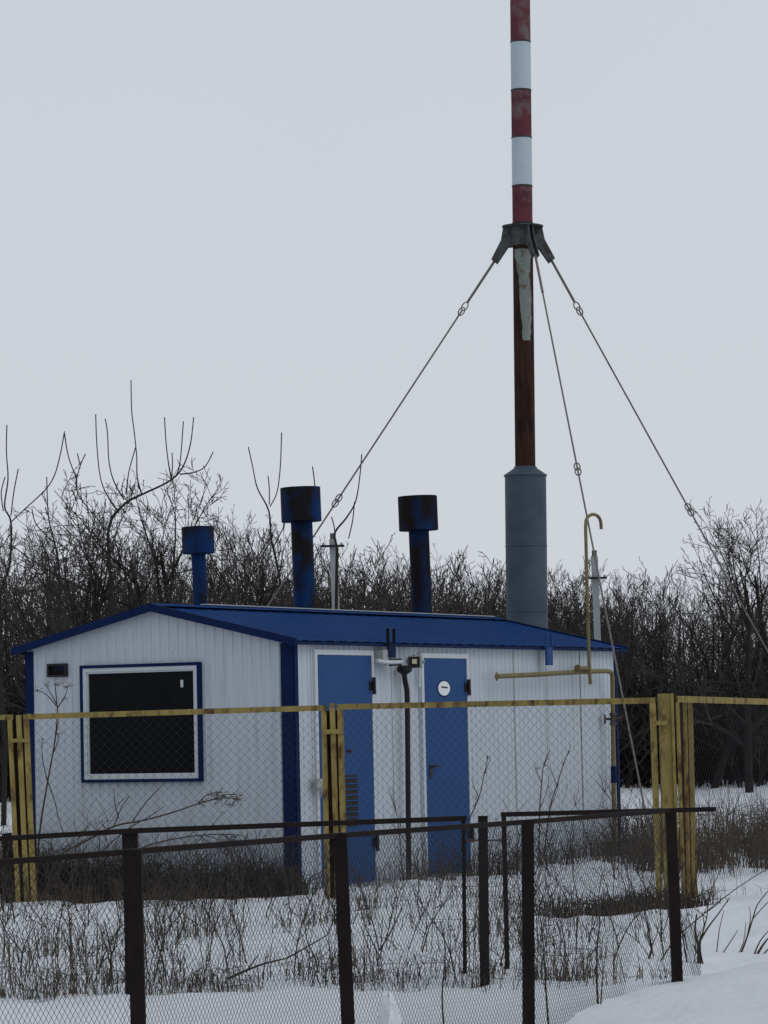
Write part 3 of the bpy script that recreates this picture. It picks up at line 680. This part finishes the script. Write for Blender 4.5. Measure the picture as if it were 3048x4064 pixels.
# ------------------------------------------------------------------ trees
def grow(tr, tw, rng, p, d, Ln, r, level, maxl, cfg):
    nseg = 6 if level == 0 else (5 if level == 1 else (4 if level == 2 else 3))
    pts = [p]; rad = [r]; st = Ln / nseg; dd = d.normalized()
    for i in range(nseg):
        wg = cfg['wig'] * (1 if level else 0.55)
        dd = (dd + Vector((rng.gauss(0, wg), rng.gauss(0, wg), rng.gauss(0, wg) + cfg['up'] * (0.12 if level else 0.05)))).normalized()
        pts.append(pts[-1] + dd * st); rad.append(max(cfg['rmin'], r * (1 - (i + 1) / nseg * cfg['taper'])))
    (tr if level < cfg['lt'] else tw).tube(pts, rad, 5 if level == 0 else (4 if level == 1 else 3), cap=False)
    if level >= maxl: return
    nc = cfg['nc'][level]; t0 = cfg['t0'][level]
    for k in range(nc):
        f_ = t0 + (1 - t0) * (k + rng.random()) / nc; f_ = min(f_, 0.985); i = min(int(f_ * nseg), nseg - 1); q = pts[i].lerp(pts[i + 1], f_ * nseg - i)
        ax = (pts[i + 1] - pts[i]).normalized(); az = rng.uniform(0, 2 * math.pi)
        u = ax.cross(Vector((rng.gauss(0, 1), rng.gauss(0, 1), rng.gauss(0, 1)))).normalized()
        an = R(rng.uniform(*cfg['ang'])); cd = ax * math.cos(an) + u * math.sin(an)
        cl = Ln * rng.uniform(*cfg['len'][level]) * (1 - 0.45 * (f_ - t0)); cr = max(cfg['rmin'], r * (1 - f_ * cfg['taper']) * 0.62)
        grow(tr, tw, rng, q, cd, cl, cr, level + 1, maxl, cfg)
CFG = {
 'slender': dict(wig=0.09, up=1.0, taper=0.8, rmin=0.0045, lt=1, nc=(14, 5, 2), t0=(0.18, 0.15, 0.2), ang=(22, 48), len=((0.28, 0.46), (0.3, 0.55), (0.35, 0.6))),
 'spread': dict(wig=0.14, up=0.7, taper=0.75, rmin=0.0055, lt=2, nc=(9, 7, 4, 2), t0=(0.18, 0.22, 0.2, 0.2), ang=(26, 60), len=((0.5, 0.8), (0.35, 0.6), (0.35, 0.6), (0.4, 0.6))),
 'bushy': dict(wig=0.12, up=0.8, taper=0.8, rmin=0.0045, lt=1, nc=(9, 4, 2), t0=(0.12, 0.15, 0.2), ang=(20, 55), len=((0.3, 0.5), (0.35, 0.6), (0.4, 0.6))),
}
protos = []
def proto(kind, seed):
    rng = random.Random(seed); tr, tw = MB(), MB(); cfg = CFG[kind]
    if kind == 'slender': grow(tr, tw, rng, Vector((0, 0, -.2)), Vector((rng.uniform(-.06, .06), rng.uniform(-.06, .06), 1)), 5.0, 0.05, 0, 3, cfg)
    elif kind == 'spread':
        grow(tr, tw, rng, Vector((0, 0, -.2)), Vector((rng.uniform(-.12, .12), rng.uniform(-.1, .1), 1)), 4.6, 0.10, 0, 4, cfg)
    else:
        for k in range(7):
            a_ = 2 * math.pi * k / 7; grow(tr, tw, rng, Vector((0.12 * math.cos(a_), .12 * math.sin(a_), -.2)), Vector((.26 * math.cos(a_), .26 * math.sin(a_), 1)), rng.uniform(2.6, 3.6), 0.022, 0, 3, cfg)
    top = max(v[2] for v in tr.v + tw.v); return kind, tr, tw, top
first_used = {}
def make_tree(pi, loc, height, rot, label, group, lean=(0, 0), name='bare_tree', stretch=1.0):
    kind, tr, tw, top = protos[pi]; s_ = height / top
    root = bpy.data.objects.new(name, None); COL.objects.link(root); root.location = loc; root.rotation_euler = (lean[0], lean[1], rot); root.scale = (s_ * stretch, s_ * stretch, s_)
    tag(root, label, 'tree', group)
    if pi not in first_used:
        a_ = tr.build('trunk', M['bark'], None); b_ = tw.build('crown', M['twig'], None); first_used[pi] = (a_, b_)
    else:
        a_ = first_used[pi][0].copy(); b_ = first_used[pi][1].copy(); COL.objects.link(a_); COL.objects.link(b_)
    a_.parent = root; b_.parent = root
    return root
for sd_ in (11, 12, 13, 14): protos.append(proto('slender', sd_))
for sd_ in (21, 22, 23, 24): protos.append(proto('spread', sd_))
for sd_ in (31, 32, 33): protos.append(proto('bushy', sd_))
prof = [(-150, 1080), (0, 1085), (60, 1090), (130, 1060), (200, 1010), (300, 1005), (400, 1000), (470, 1015), (560, 1085), (640, 1140), (700, 1160), (760, 1150), (860, 1150), (950, 1160), (1000, 1185), (1040, 1205), (1090, 1190), (1180, 1185), (1300, 1180), (1400, 1200), (1440, 1135), (1500, 1125), (1560, 1085), (1659, 1075), (1850, 1070)]
def ptop(x):
    for (x0, y0), (x1, y1) in zip(prof, prof[1:]):
        if x0 <= x <= x1: return y0 + (y1 - y0) * (x - x0) / (x1 - x0)
    return 1100
rng = random.Random(77)
def zone(x):
    if x < 330: return 'left', 'behind the left half of the gable'
    if x < 1090: return 'middle', 'behind the vent pipes'
    return 'right', 'to the right of the chimney'
def tree_at(x, Y, pi, ytop, label, group, nm='bare_tree', stretch=1.0):
    tp = at(x, ytop, Y); zb = gz(tp.x, Y); h = tp.z - zb
    return make_tree(pi, Vector((tp.x, Y, zb)), h, rng.uniform(0, 6.28), label, group, (rng.gauss(0, .03), rng.gauss(0, .03)), nm, stretch)
# the trees one can tell apart on the left and right
key = [(205, 52, 4, 1010, 1.0), (318, 54, 5, 1000, 1.0), (405, 53, 6, 995, 1.05), (500, 55, 7, 1040, 1.0), (25, 52, 5, 1060, 1.0), (110, 57, 6, 1080, 1), (570, 58, 4, 1085, .9), (1520, 56, 7, 1120, 1.0), (1600, 53, 4, 1070, 1.05), (1668, 55, 6, 1075, 1.0), (1460, 58, 5, 1140, 0.9)]
klab = ['wide bare tree left of the smallest vent pipe, over the window', 'bare tree above the left slope of the gable', 'bare tree right behind the smallest vent pipe', 'bare tree between the smallest and tallest vent pipes', 'bare tree at the left edge of the picture above the fence', 'bare tree above the left eaves end of the roof', 'low bare tree just left of the tallest vent pipe',
        'bare tree rising behind the right guy wire', 'bare spreading tree near the right edge, crossed by the guy wire', 'bare tree cut by the right edge of the picture', 'bare tree left of the right guy wire over the yellow post']
for (x, Y, pi, yt, st_), lb in zip(key, klab): tree_at(x, Y, pi, yt, lb, 'bare trees around the boiler house', stretch=st_)
n = 0
for x in range(-60, 1740, 24):
    for row in range(3):
        if row >= 1 and (x < 560 or x > 1400) and row == 2: continue
        Y = 58 + row * 6 + rng.uniform(-2, 4); xx2 = x + rng.uniform(-12, 12); z_, where = zone(xx2)
        pi = rng.choice([0, 1, 2, 3, 0, 1, 2, 3, 8, 9, 10])
        if 560 < xx2 < 1400 and rng.random() < .35: pi = rng.choice([8, 9, 10]); yt = ptop(xx2) + rng.uniform(0, 70) + (110 if xx2 < 520 or xx2 > 1430 else 0)
        slim = pi < 4
        tree_at(xx2, Y, pi, yt, ('slender bare sapling in the woods ' if slim else 'bushy bare shrub in the woods ') + where, 'bare saplings of the wood ' + z_, 'bare_sapling' if slim else 'bare_shrub', stretch=1.0 if slim else 1.15)
# long shoots of the willow-like trees: (survey polyline in the crop of the upper left), each tree one mesh of shoots
def zs(p): return p[0] * 0.904 / SC, (1450 + p[1] * 0.904) / SC
def shoot_tree(Y, lines, label, r0=0.022):
    bx_, by_ = zs(lines[0][0]); base = at(bx_, by_, Y); gb = Vector((base.x, Y, gz(base.x, Y)))
    t_ = thing('bare_tree', gb, label, 'tree', 'bare trees with long upright shoots')
    tr = MB(); tw = MB(); rng2 = random.Random(int(bx_ * 7))
    tr.tube([gb - Z * .2, gb.lerp(base, .35) + Vector((.05, 0, 0)), gb.lerp(base, .7) - Vector((.04, 0, 0)), base], [r0 * 1.9, r0 * 1.6, r0 * 1.35, r0 * 1.15], 6)
    for li, ln in enumerate(lines):
        yo = 0 if li == 0 else rng2.uniform(-.5, .5)
        P = [at(*zs(q), Y + yo * k / len(ln)) for k, q in enumerate(ln)]
        # smooth the polyline
        Q = []
        for k in range(len(P) - 1):
            p0 = P[max(k - 1, 0)]; p1 = P[k]; p2 = P[k + 1]; p3 = P[min(k + 2, len(P) - 1)]
            for f_ in (0, .25, .5, .75):
                Q.append(0.5 * ((2 * p1) + (-p0 + p2) * f_ + (2 * p0 - 5 * p1 + 4 * p2 - p3) * f_ * f_ + (-p0 + 3 * p1 - 3 * p2 + p3) * f_ ** 3))
        Q.append(P[-1]); ra = r0 * (1 if li == 0 else 0.46); nn = len(Q)
        (tr if li == 0 else tw).tube(Q, [max(0.009, ra * (1 - 0.75 * k / nn)) for k in range(nn)], 5, cap=False)
    tr.build('trunk', M['bark2'], t_); tw.build('crown', M['bark2'], t_)
shoot_tree(48, [[(0, 1000), (25, 930), (44, 860), (48, 690), (20, 620), (35, 500), (28, 380), (30, 262)], [(46, 690), (110, 630), (200, 545), (240, 480), (265, 390), (283, 290)], [(48, 660), (60, 560), (80, 455)], [(15, 640), (5, 560), (22, 490)]], 'bare tree with long curved shoots at the far left edge')
shoot_tree(49, [[(262, 980), (255, 860), (235, 760), (212, 660), (205, 490)], [(240, 780), (160, 700), (140, 630)], [(283, 300), (300, 400), (335, 500), (340, 560), (380, 620), (440, 690), (478, 790), (490, 1010)], [(335, 505), (352, 440), (375, 388)], [(352, 440), (340, 388)]], 'thin bare tree with one upright shoot left of the gable ridge')
shoot_tree(50, [[(490, 1010), (478, 850), (480, 700), (545, 610), (620, 568), (740, 510), (800, 450), (835, 350), (850, 228)], [(522, 650), (470, 570), (440, 490), (425, 350), (420, 215)], [(545, 590), (500, 510), (478, 420), (472, 300), (462, 235)], [(622, 566), (602, 490), (600, 400), (590, 300), (578, 200), (575, 65)], [(555, 560), (565, 470), (595, 360)], [(752, 500), (738, 420), (728, 330), (722, 228)], [(770, 490), (790, 430), (805, 245)], [(790, 478), (850, 470), (900, 445), (936, 380)], [(752, 500), (757, 440), (755, 385)]], 'tall bare tree with many long upright shoots above the window', r0=0.028)
shoot_tree(49, [[(1240, 1010), (1215, 870), (1190, 760), (1180, 640), (1130, 540), (1110, 450), (1090, 358)], [(1185, 620), (1215, 560), (1230, 450), (1236, 295)], [(1182, 610), (1182, 540), (1176, 485)], [(1200, 800), (1240, 720), (1250, 690)]], 'thin bare tree with three long shoots left of the tallest vent pipe', r0=0.021)
shoot_tree(47, [[(1480, 800), (1470, 735), (1520, 670), (1560, 600), (1578, 500), (1588, 390)], [(1470, 735), (1465, 700), (1455, 665)], [(1530, 760), (1548, 680), (1556, 600)], [(1382, 530), (1378, 490), (1372, 445)]], 'thin bare tree with a forked shoot by the concrete pole', r0=0.019)

# ------------------------------------------------------------------ brushwood at the wood's edge (no one could count it)
def brush():
    mb = MB(); rg2 = random.Random(5)
    for k in range(9000):
        Y = rg2.uniform(56.5, 76); hw = Y * 0.135; x = rg2.uniform(-hw, hw); z0_ = gz(x, Y) - .05
        xo = (x / Y * F + 1524) / SC
        h = rg2.uniform(0.7, 2.2) * (1.0 if xo > 1250 else 0.95)
        if rg2.random() < .12: h *= 1.5
        lx, ly = rg2.gauss(0, .16), rg2.gauss(0, .16); r_ = rg2.uniform(0.008, 0.020)
        p0 = Vector((x, Y, z0_)); p1 = p0 + Vector((lx * h * .4, ly * h * .4, h * .5)); p2 = p0 + Vector((lx * h, ly * h, h))
        mb.tube([p0, p1, p2], [r_, r_ * .8, .004], 3, cap=False)
        for j in range(4):
            f_ = rg2.uniform(.15, .9); q = p0.lerp(p2, f_); tl = rg2.uniform(.25, .7)
            e_ = q + Vector((rg2.gauss(0, .5), rg2.gauss(0, .4), rg2.uniform(.2, 1.0))).normalized() * tl
            mb.tube([q, q.lerp(e_, .5) + Vector((rg2.gauss(0, .04), 0, rg2.gauss(0, .04))), e_], [r_ * .55, r_ * .4, .003], 3, cap=False)
    tag(mb.build('brushwood', M['thicket']), 'dense dark brushwood along the edge of the wood behind the boiler house', 'undergrowth', kind='stuff')
brush()

# ------------------------------------------------------------------ dead grass
def inside(x, y, mrg=0.0):
    q = Vector((x, y, 0)) - O; s, t = q.dot(A), q.dot(B); return -mrg < s < BL + mrg and -mrg < t < BW + mrg
def blade(mb, rg2, p, h, lean, r_):
    a_ = rg2.uniform(0, 6.28); v = Vector((math.cos(a_), math.sin(a_), 0)) * lean * h
    mb.tube([p, p + v * .25 + Z * h * .55, p + v + Z * h * (0.95 - lean * .35)], [r_, r_ * .8, r_ * .3], 3, cap=False)
def tuft(mb, rg2, x, y, n, spread, h, r_):
    for k in range(n):
        px_, py_ = x + rg2.gauss(0, spread), y + rg2.gauss(0, spread * 1.2)
        if inside(px_, py_, 0.03): continue
        blade(mb, rg2, Vector((px_, py_, gz(px_, py_) - .02)), h * rg2.uniform(.4, 1.15), abs(rg2.gauss(.35, .38)), r_ * rg2.uniform(.7, 1.4))
def grasses():
    rg2 = random.Random(9); mb = MB(); md = MB()
    # dark matted growth along the gable
    for k in range(800):
        t = rg2.uniform(-0.15, BW + 0.25); d_ = abs(rg2.gauss(0, .55)) + .03; p = bp(-d_, t, 0)
        if p.y < 30.55: continue
        tuft(md, rg2, p.x, p.y, 9, .08, rg2.choice((.22, .3, .38, .6)) * (1 - .35 * d_), .0042)
    # along the long wall
    for k in range(230):
        s = rg2.uniform(0.3, BL + .5); d_ = abs(rg2.gauss(0, .35)) + .03; p = bp(s, -d_, 0)
        if s < 1.6 and rg2.random() < .7: continue
        tuft(md if s > 2.6 and s < 3.9 else mb, rg2, p.x, p.y, 5, .09, rg2.uniform(.15, .5), .0034)
    # hollow by the yellow corner post
    for k in range(190):
        x = 2.0 + rg2.gauss(0, .42); y = 27.6 + rg2.gauss(0, .4)
        if x > 2.65: continue
        tuft(md, rg2, x, y, 8, .08, .24, .004)
    # brown stand on the right and behind the post
    for k in range(900):
        x = rg2.uniform(2.2, 6.0); y = rg2.uniform(32.0, 40.0)
        if noise.noise(Vector((x * .8, y * .5, 2.0))) < -.08: continue
        if inside(x, y, .1): continue
        tuft(mb, rg2, x, y, 6, .1, rg2.uniform(.3, .95), .0042)
    for k in range(200):
        x = -3.9 + rg2.gauss(0, .5); y = rg2.uniform(31, 40)
        if inside(x, y, .1): continue
        tuft(md, rg2, x, y, 7, .1, rg2.uniform(.3, .8), .0045)
    # scattered tufts between the fences, in patches
    for k in range(620):
        y = rg2.uniform(19.3, 30.2); hw = y * .125; x = rg2.uniform(-hw, hw)
        nn = noise.noise(Vector((x * .7, y * .45, 8.0))) + 0.25 * noise.noise(Vector((x * 2, y * 1.5, 3.0)))
        if nn < -0.05: continue
        if x > 2.35 and 22 < y < 28: continue
        xo_ = (x / y * F + 1524) / SC
        if xo_ > 1480 and y < 28: continue
        if 770 < xo_ < 1000 and y < 27 and rg2.random() < .65: continue
        tuft(mb, rg2, x, y, int(5 + 14 * max(0, nn)), .10, rg2.choice((.12, .2, .3, .5)), .0030)
    for k in range(90):
        x = rg2.uniform(-2.6, 1.2); y = rg2.gauss(20.1, .25); tuft(mb, rg2, x, y, 9, .07, rg2.uniform(.12, .3), .0028)
    tag(mb.build('dead_grass', M['grass']), 'dry brown grass poking through the snow around the fences', 'grass', kind='stuff')
    tag(md.build('matted_grass', M['grassd']), 'dark matted dead growth along the foot of the walls', 'grass', kind='stuff')
grasses()

# ------------------------------------------------------------------ single weeds
def plant(lines, label, r0=0.006, tufts=(), group=None, mname='weed', name='dry_weed'):
    """lines: list of 3-D polylines; the first is the main stem"""
    mb = MB(); rg2 = random.Random(len(label) + int(lines[0][0].x * 1000))
    for li, P in enumerate(lines):
        Q = []
        for k in range(len(P) - 1):
            p0 = P[max(k - 1, 0)]; p1 = P[k]; p2 = P[k + 1]; p3 = P[min(k + 2, len(P) - 1)]
            for f_ in (0, .33, .66): Q.append(0.5 * ((2 * p1) + (-p0 + p2) * f_ + (2 * p0 - 5 * p1 + 4 * p2 - p3) * f_ * f_ + (-p0 + 3 * p1 - 3 * p2 + p3) * f_ ** 3))
        Q.append(P[-1]); nn = len(Q); ra = r0 * (1 if li == 0 else .6)
        mb.tube(Q, [max(.0018, ra * (1 - .65 * k / nn)) for k in range(nn)], 4, cap=False)
    o = mb.build(name, M[mname])
    tag(o, label, 'weed', group)
    if tufts:
        for (p, s_, n_) in tufts:
            th = MB()
            for k in range(n_):
                d = Vector((rg2.gauss(0, 1), rg2.gauss(0, 1), rg2.gauss(0, .8))).normalized(); q = p + d * s_ * rg2.uniform(0, .6); th.tube([q, q + d * s_ * .5], [.0035, .0015], 3, cap=False)
            th.build('seed_head', M['grass'], o)
    return o
def pl(pts, Y): return [at(x, y, Y) for x, y in pts]
Y1 = 31.6
w1 = [pl([(78, 1910), (86, 1795), (102, 1694), (117, 1611), (124, 1544), (121, 1500), (119, 1476)], Y1), pl([(103, 1690), (92, 1640), (90, 1600)], Y1), pl([(117, 1611), (124, 1570), (128, 1555)], Y1), pl([(113, 1630), (126, 1600), (123, 1585)], Y1), pl([(122, 1520), (108, 1495), (99, 1478)], Y1), pl([(123, 1530), (140, 1505), (147, 1480)], Y1), pl([(122, 1525), (100, 1500), (80, 1490)], Y1), pl([(104, 1690), (118, 1730), (130, 1780), (150, 1830)], Y1)]
plant(w1, 'tall dark dry weed rising past the fence rail left of the window', .010, [(at(119, 1478, Y1), .05, 14), (at(99, 1478, Y1), .05, 12), (at(147, 1482, Y1), .06, 16), (at(82, 1490, Y1), .06, 14), (at(134, 1475, Y1), .05, 10), (at(90, 1602, Y1), .06, 12), (at(127, 1585, Y1), .05, 10), (at(141, 1510, Y1), .05, 10)])
def c1(p): return p[0] * .4101, 1251.8 + p[1] * .4101
Y2 = 29.2
w2 = [[at(*c1(p), Y2) for p in ln] for ln in ([(240, 1640), (310, 1460), (450, 1380), (600, 1300), (750, 1270), (900, 1230), (1040, 1182), (1120, 1160), (1200, 1150), (1262, 1160)], [(600, 1300), (640, 1200), (685, 1140)], [(700, 1272), (780, 1160), (855, 1085)], [(625, 1260), (605, 1180), (600, 1105)], [(520, 1450), (650, 1330), (800, 1240), (870, 1190)], [(1040, 1182), (1090, 1135), (1165, 1118)], [(1120, 1160), (1180, 1135), (1250, 1132)])]
plant(w2, 'arching dry reed with a drooping plume under the window', .010, [(at(*c1((x, y)), Y2), .07, 22) for x, y in ((1060, 1175), (1110, 1140), (1150, 1165), (1160, 1122), (1200, 1150), (1215, 1185), (1245, 1140), (1260, 1160))], name='dry_reed')
Y3 = 29.6
w3 = [[at(*c1(p), Y3) for p in ln] for ln in ([(650, 1620), (690, 1470), (750, 1412), (900, 1370), (1050, 1348), (1160, 1342), (1280, 1352), (1300, 1400)], [(1050, 1348), (1100, 1390), (1110, 1450)], [(1160, 1342), (1220, 1375), (1240, 1440)], [(1080, 1350), (1150, 1370), (1170, 1430)])]
plant(w3, 'second arching reed, lower, bending toward the near corner of the house', .008, [(at(*c1((x, y)), Y3), .09, 26) for x, y in ((1100, 1390), (1150, 1400), (1200, 1380), (1240, 1400), (1270, 1370), (1290, 1400), (1230, 1440), (1170, 1430))], name='dry_reed')
rb = random.Random(61); bl = []
for k in range(26):
    t = rb.uniform(0.75, 2.6); p0 = bp(-rb.uniform(.5, 1.3), t, 0); p0.z = gz(p0.x, p0.y) - .03; hh = rb.uniform(.45, 1.0); lx = rb.uniform(-.35, .9) * hh
    bl.append([p0, p0 + Vector((lx * .2, 0, hh * .45)), p0 + Vector((lx * .55, rb.uniform(-.1, .1), hh * .8)), p0 + Vector((lx, rb.uniform(-.15, .15), hh * rb.uniform(.75, 1.0)))])
    q = bl[-1][1 + k % 2]
    for j in range(2): bl.append([q, q + Vector((rb.uniform(-.12, .18), 0, .12)), q + Vector((rb.uniform(-.2, .32), rb.uniform(-.1, .1), rb.uniform(.18, .32)))])
plant(bl, 'tangled low dry bush against the gable under the window', .0055, name='dry_bush')
def c3(p): return (1850 + .722 * p[0]) / SC, (2350 + .722 * p[1]) / SC
Y4 = 33.5
for ln, lb, tf in (([(-20, 1420), (10, 1270), (70, 1130), (100, 1000), (122, 900)], 'tall dry weed leaning right beside the second door', ((105, 990), (120, 910), (60, 1130))),
               ([(400, 1440), (405, 1190), (415, 1050), (425, 960), (450, 880)], 'upright dry weed before the middle of the white side wall', ((390, 970), (430, 950))),
               ([(430, 1440), (460, 1190), (500, 1060), (540, 930), (570, 870)], 'slanting dry weed right of the upright one before the side wall', ((535, 940), (500, 1060), (470, 1110)))):
    P = [at(*c3(p), Y4) for p in ln]
    side_ = [[P[2], P[2] + Vector((-.05, 0, .12)), P[2] + Vector((-.07, 0, .2))], [P[3], P[3] + Vector((.04, 0, .09)), P[3] + Vector((.07, 0, .17))], [P[1], P[1] + Vector((.07, 0, .16)), P[1] + Vector((.1, 0, .3))]]
    plant([P] + side_, lb, .0075, [(at(*c3(q), Y4), .04, 9) for q in tf])
def c8(p): return (2300 + .4584 * p[0]) / SC, (3050 + .4584 * p[1]) / SC
plant([[at(*c8(p), 17.6) for p in ln] for ln in ([(160, 2040), (148, 1800), (152, 1640), (135, 1540)], [(185, 2040), (200, 1800), (215, 1680), (245, 1540)])], 'pair of dark stems in a V before the last bay of the brown fence', .0065)
plant([[at(*c8(p), 21) for p in ln] for ln in ([(1025, 1780), (1030, 1560), (1000, 1400), (1015, 1260)], [(1105, 1820), (1060, 1660), (1040, 1500), (1080, 1380), (1060, 1240)], [(1040, 1500), (1110, 1380), (1200, 1260), (1300, 1120)], [(940, 1730), (900, 1500), (880, 1320)], [(1030, 1620), (980, 1520)])], 'black branching weed just right of the leaning end post', .011)
plant([[at(*c8(p), 22.5) for p in ln] for ln in ([(1380, 1650), (1450, 1460), (1500, 1300), (1540, 1180), (1632, 1060)], [(1450, 1460), (1480, 1300), (1470, 1200)], [(1500, 1300), (1590, 1200), (1660, 1130)], [(1360, 1640), (1420, 1500), (1440, 1330)], [(1240, 1600), (1320, 1480), (1370, 1400)], [(1180, 1660), (1210, 1400), (1250, 1230)])], 'loose leaning dry weeds on the drift by the right edge', .007)
plant([[at(*c8(p), 21.8) for p in ln] for ln in ([(1520, 1640), (1580, 1540), (1632, 1470)], [(1540, 1660), (1640, 1560), (1720, 1500)], [(1500, 1640), (1560, 1500), (1640, 1400)])], 'clump of dry stems cut by the right edge below the drift', .010)
plant([[at(*c8(p), 20.4) for p in ln] for ln in ([(600, 1650), (625, 1540), (590, 1440), (600, 1380)], [(640, 1620), (625, 1540), (670, 1440), (690, 1330)], [(625, 1560), (560, 1420)])], 'dark forked weed left of the leaning end post', .008)
plant([[at(1180 + dx, y, 17.2) for dx, y in ((-12, 1985), (-5, 2060), (0, 2150), (6, 2230))][::-1]], 'single dark stem right of the widest front fence post', .006)
plant([[at(x, y, 16.6) for x, y in ln] for ln in (((960, 2230), (955, 2150), (962, 2050), (950, 1990)), ((958, 2120), (975, 2060)))], 'thin dark stem against the chain-link left of the gate stile', .005)
plant([[at(x, y, 22.5) for x, y in ln] for ln in (((805, 2075), (840, 2020), (870, 1960)), ((880, 2060), (905, 1990), (940, 1930)), ((800, 2060), (780, 2000)), ((860, 2055), (840, 2030), (790, 2020)), ((910, 2050), (925, 2000), (960, 1990)))], 'tangled brown weed on the snow left of the gate post', .007)
plant([[at(x, y, 20.2) for x, y in ln] for ln in (((490, 2115), (560, 2085), (620, 2070)), ((530, 2100), (560, 2060)), ((620, 2070), (690, 2030), (705, 2020)))], 'fallen dark branch lying on the snow between the first two fence posts', .009, name='fallen_branch')
plant([[at(x, y, 20.0) for x, y in ln] for ln in (((235, 2130), (240, 2060), (225, 1990)), ((237, 2080), (258, 2000), (262, 1960)), ((245, 2120), (228, 2040), (200, 1970)), ((190, 2125), (180, 2080), (145, 1960)))], 'dark weed stems left of the doubled brown post', .008)
plant([[at(x, y, 20.6) for x, y in ln] for ln in (((45, 2110), (50, 2050), (78, 1990)), ((40, 2080), (30, 2020)), ((60, 2110), (85, 2030)))], 'thin weed near the left edge between the brown and yellow fences', .006)
def rweed(x, y, h, sd_, label, group):
    rg2 = random.Random(sd_); b0 = Vector((x, y, gz(x, y) - .03)); lines = []
    for k in range(rg2.choice((1, 2, 3))):
        l = Vector((rg2.gauss(0, .38), rg2.gauss(0, .2), 0)); hh = h * rg2.uniform(.6, 1.1)
        P = [b0 + Vector((rg2.gauss(0, .03), rg2.gauss(0, .03), 0))]
        for j in range(1, 5): P.append(P[0] + l * hh * (j / 4) ** 1.5 + Z * hh * j / 4 + Vector((rg2.gauss(0, .012), 0, 0)))
        lines.append(P)
        for j in range(rg2.randint(1, 4)):
            q = P[rg2.randint(1, 3)]; dd = Vector((rg2.gauss(0, .5), rg2.gauss(0, .4), rg2.uniform(.5, 1))).normalized(); lines.append([q, q + dd * hh * .15, q + dd * hh * .27 + Z * .02])
    tops = [(ln[-1], .03, 5) for ln in lines[:2]] if rg2.random() < .4 else ()
    plant(lines, label, .0052, tops, group)
rg3 = random.Random(42); n = 0
while n < 96:
    y = rg3.uniform(20.3, 30); x = rg3.uniform(-y * .12, y * .12)
    if x > 2.5 and 23 < y < 27 or (x / y * F + 1524) / SC > 1480: continue
    where = ('left of the first brown post', 'between the first and second brown posts', 'between the second brown post and the gate post', 'right of the gate post')[0 if x < -y * .08 else 1 if x < -y * .0135 else 2 if x < y * .031 else 3]
    rweed(x, y, rg3.uniform(.25, .95), 1000 + n, 'dry brown weed in the snow, seen ' + where, 'weeds in the snow between the fences ' + str(0 if x < -y * .08 else 1 if x < -y * .0135 else 2 if x < y * .031 else 3).translate(str.maketrans('0123', 'abcd'))); n += 1
n = 0
while n < 22:
    s = rg3.uniform(.4, BL); d_ = rg3.uniform(.15, 1.1); p = bp(s, -d_, 0)
    rweed(p.x, p.y, rg3.uniform(.5, 1.05), 3000 + n, 'thin dry weed growing in front of the white side wall', 'weeds along the side wall'); n += 1
n = 0
while n < 12:
    t = rg3.uniform(0.1, BW); p = bp(-rg3.uniform(.2, .9), t, 0)
    rweed(p.x, p.y, rg3.uniform(.5, .95), 4000 + n, 'thin dry weed growing in front of the gable wall', 'weeds along the gable'); n += 1
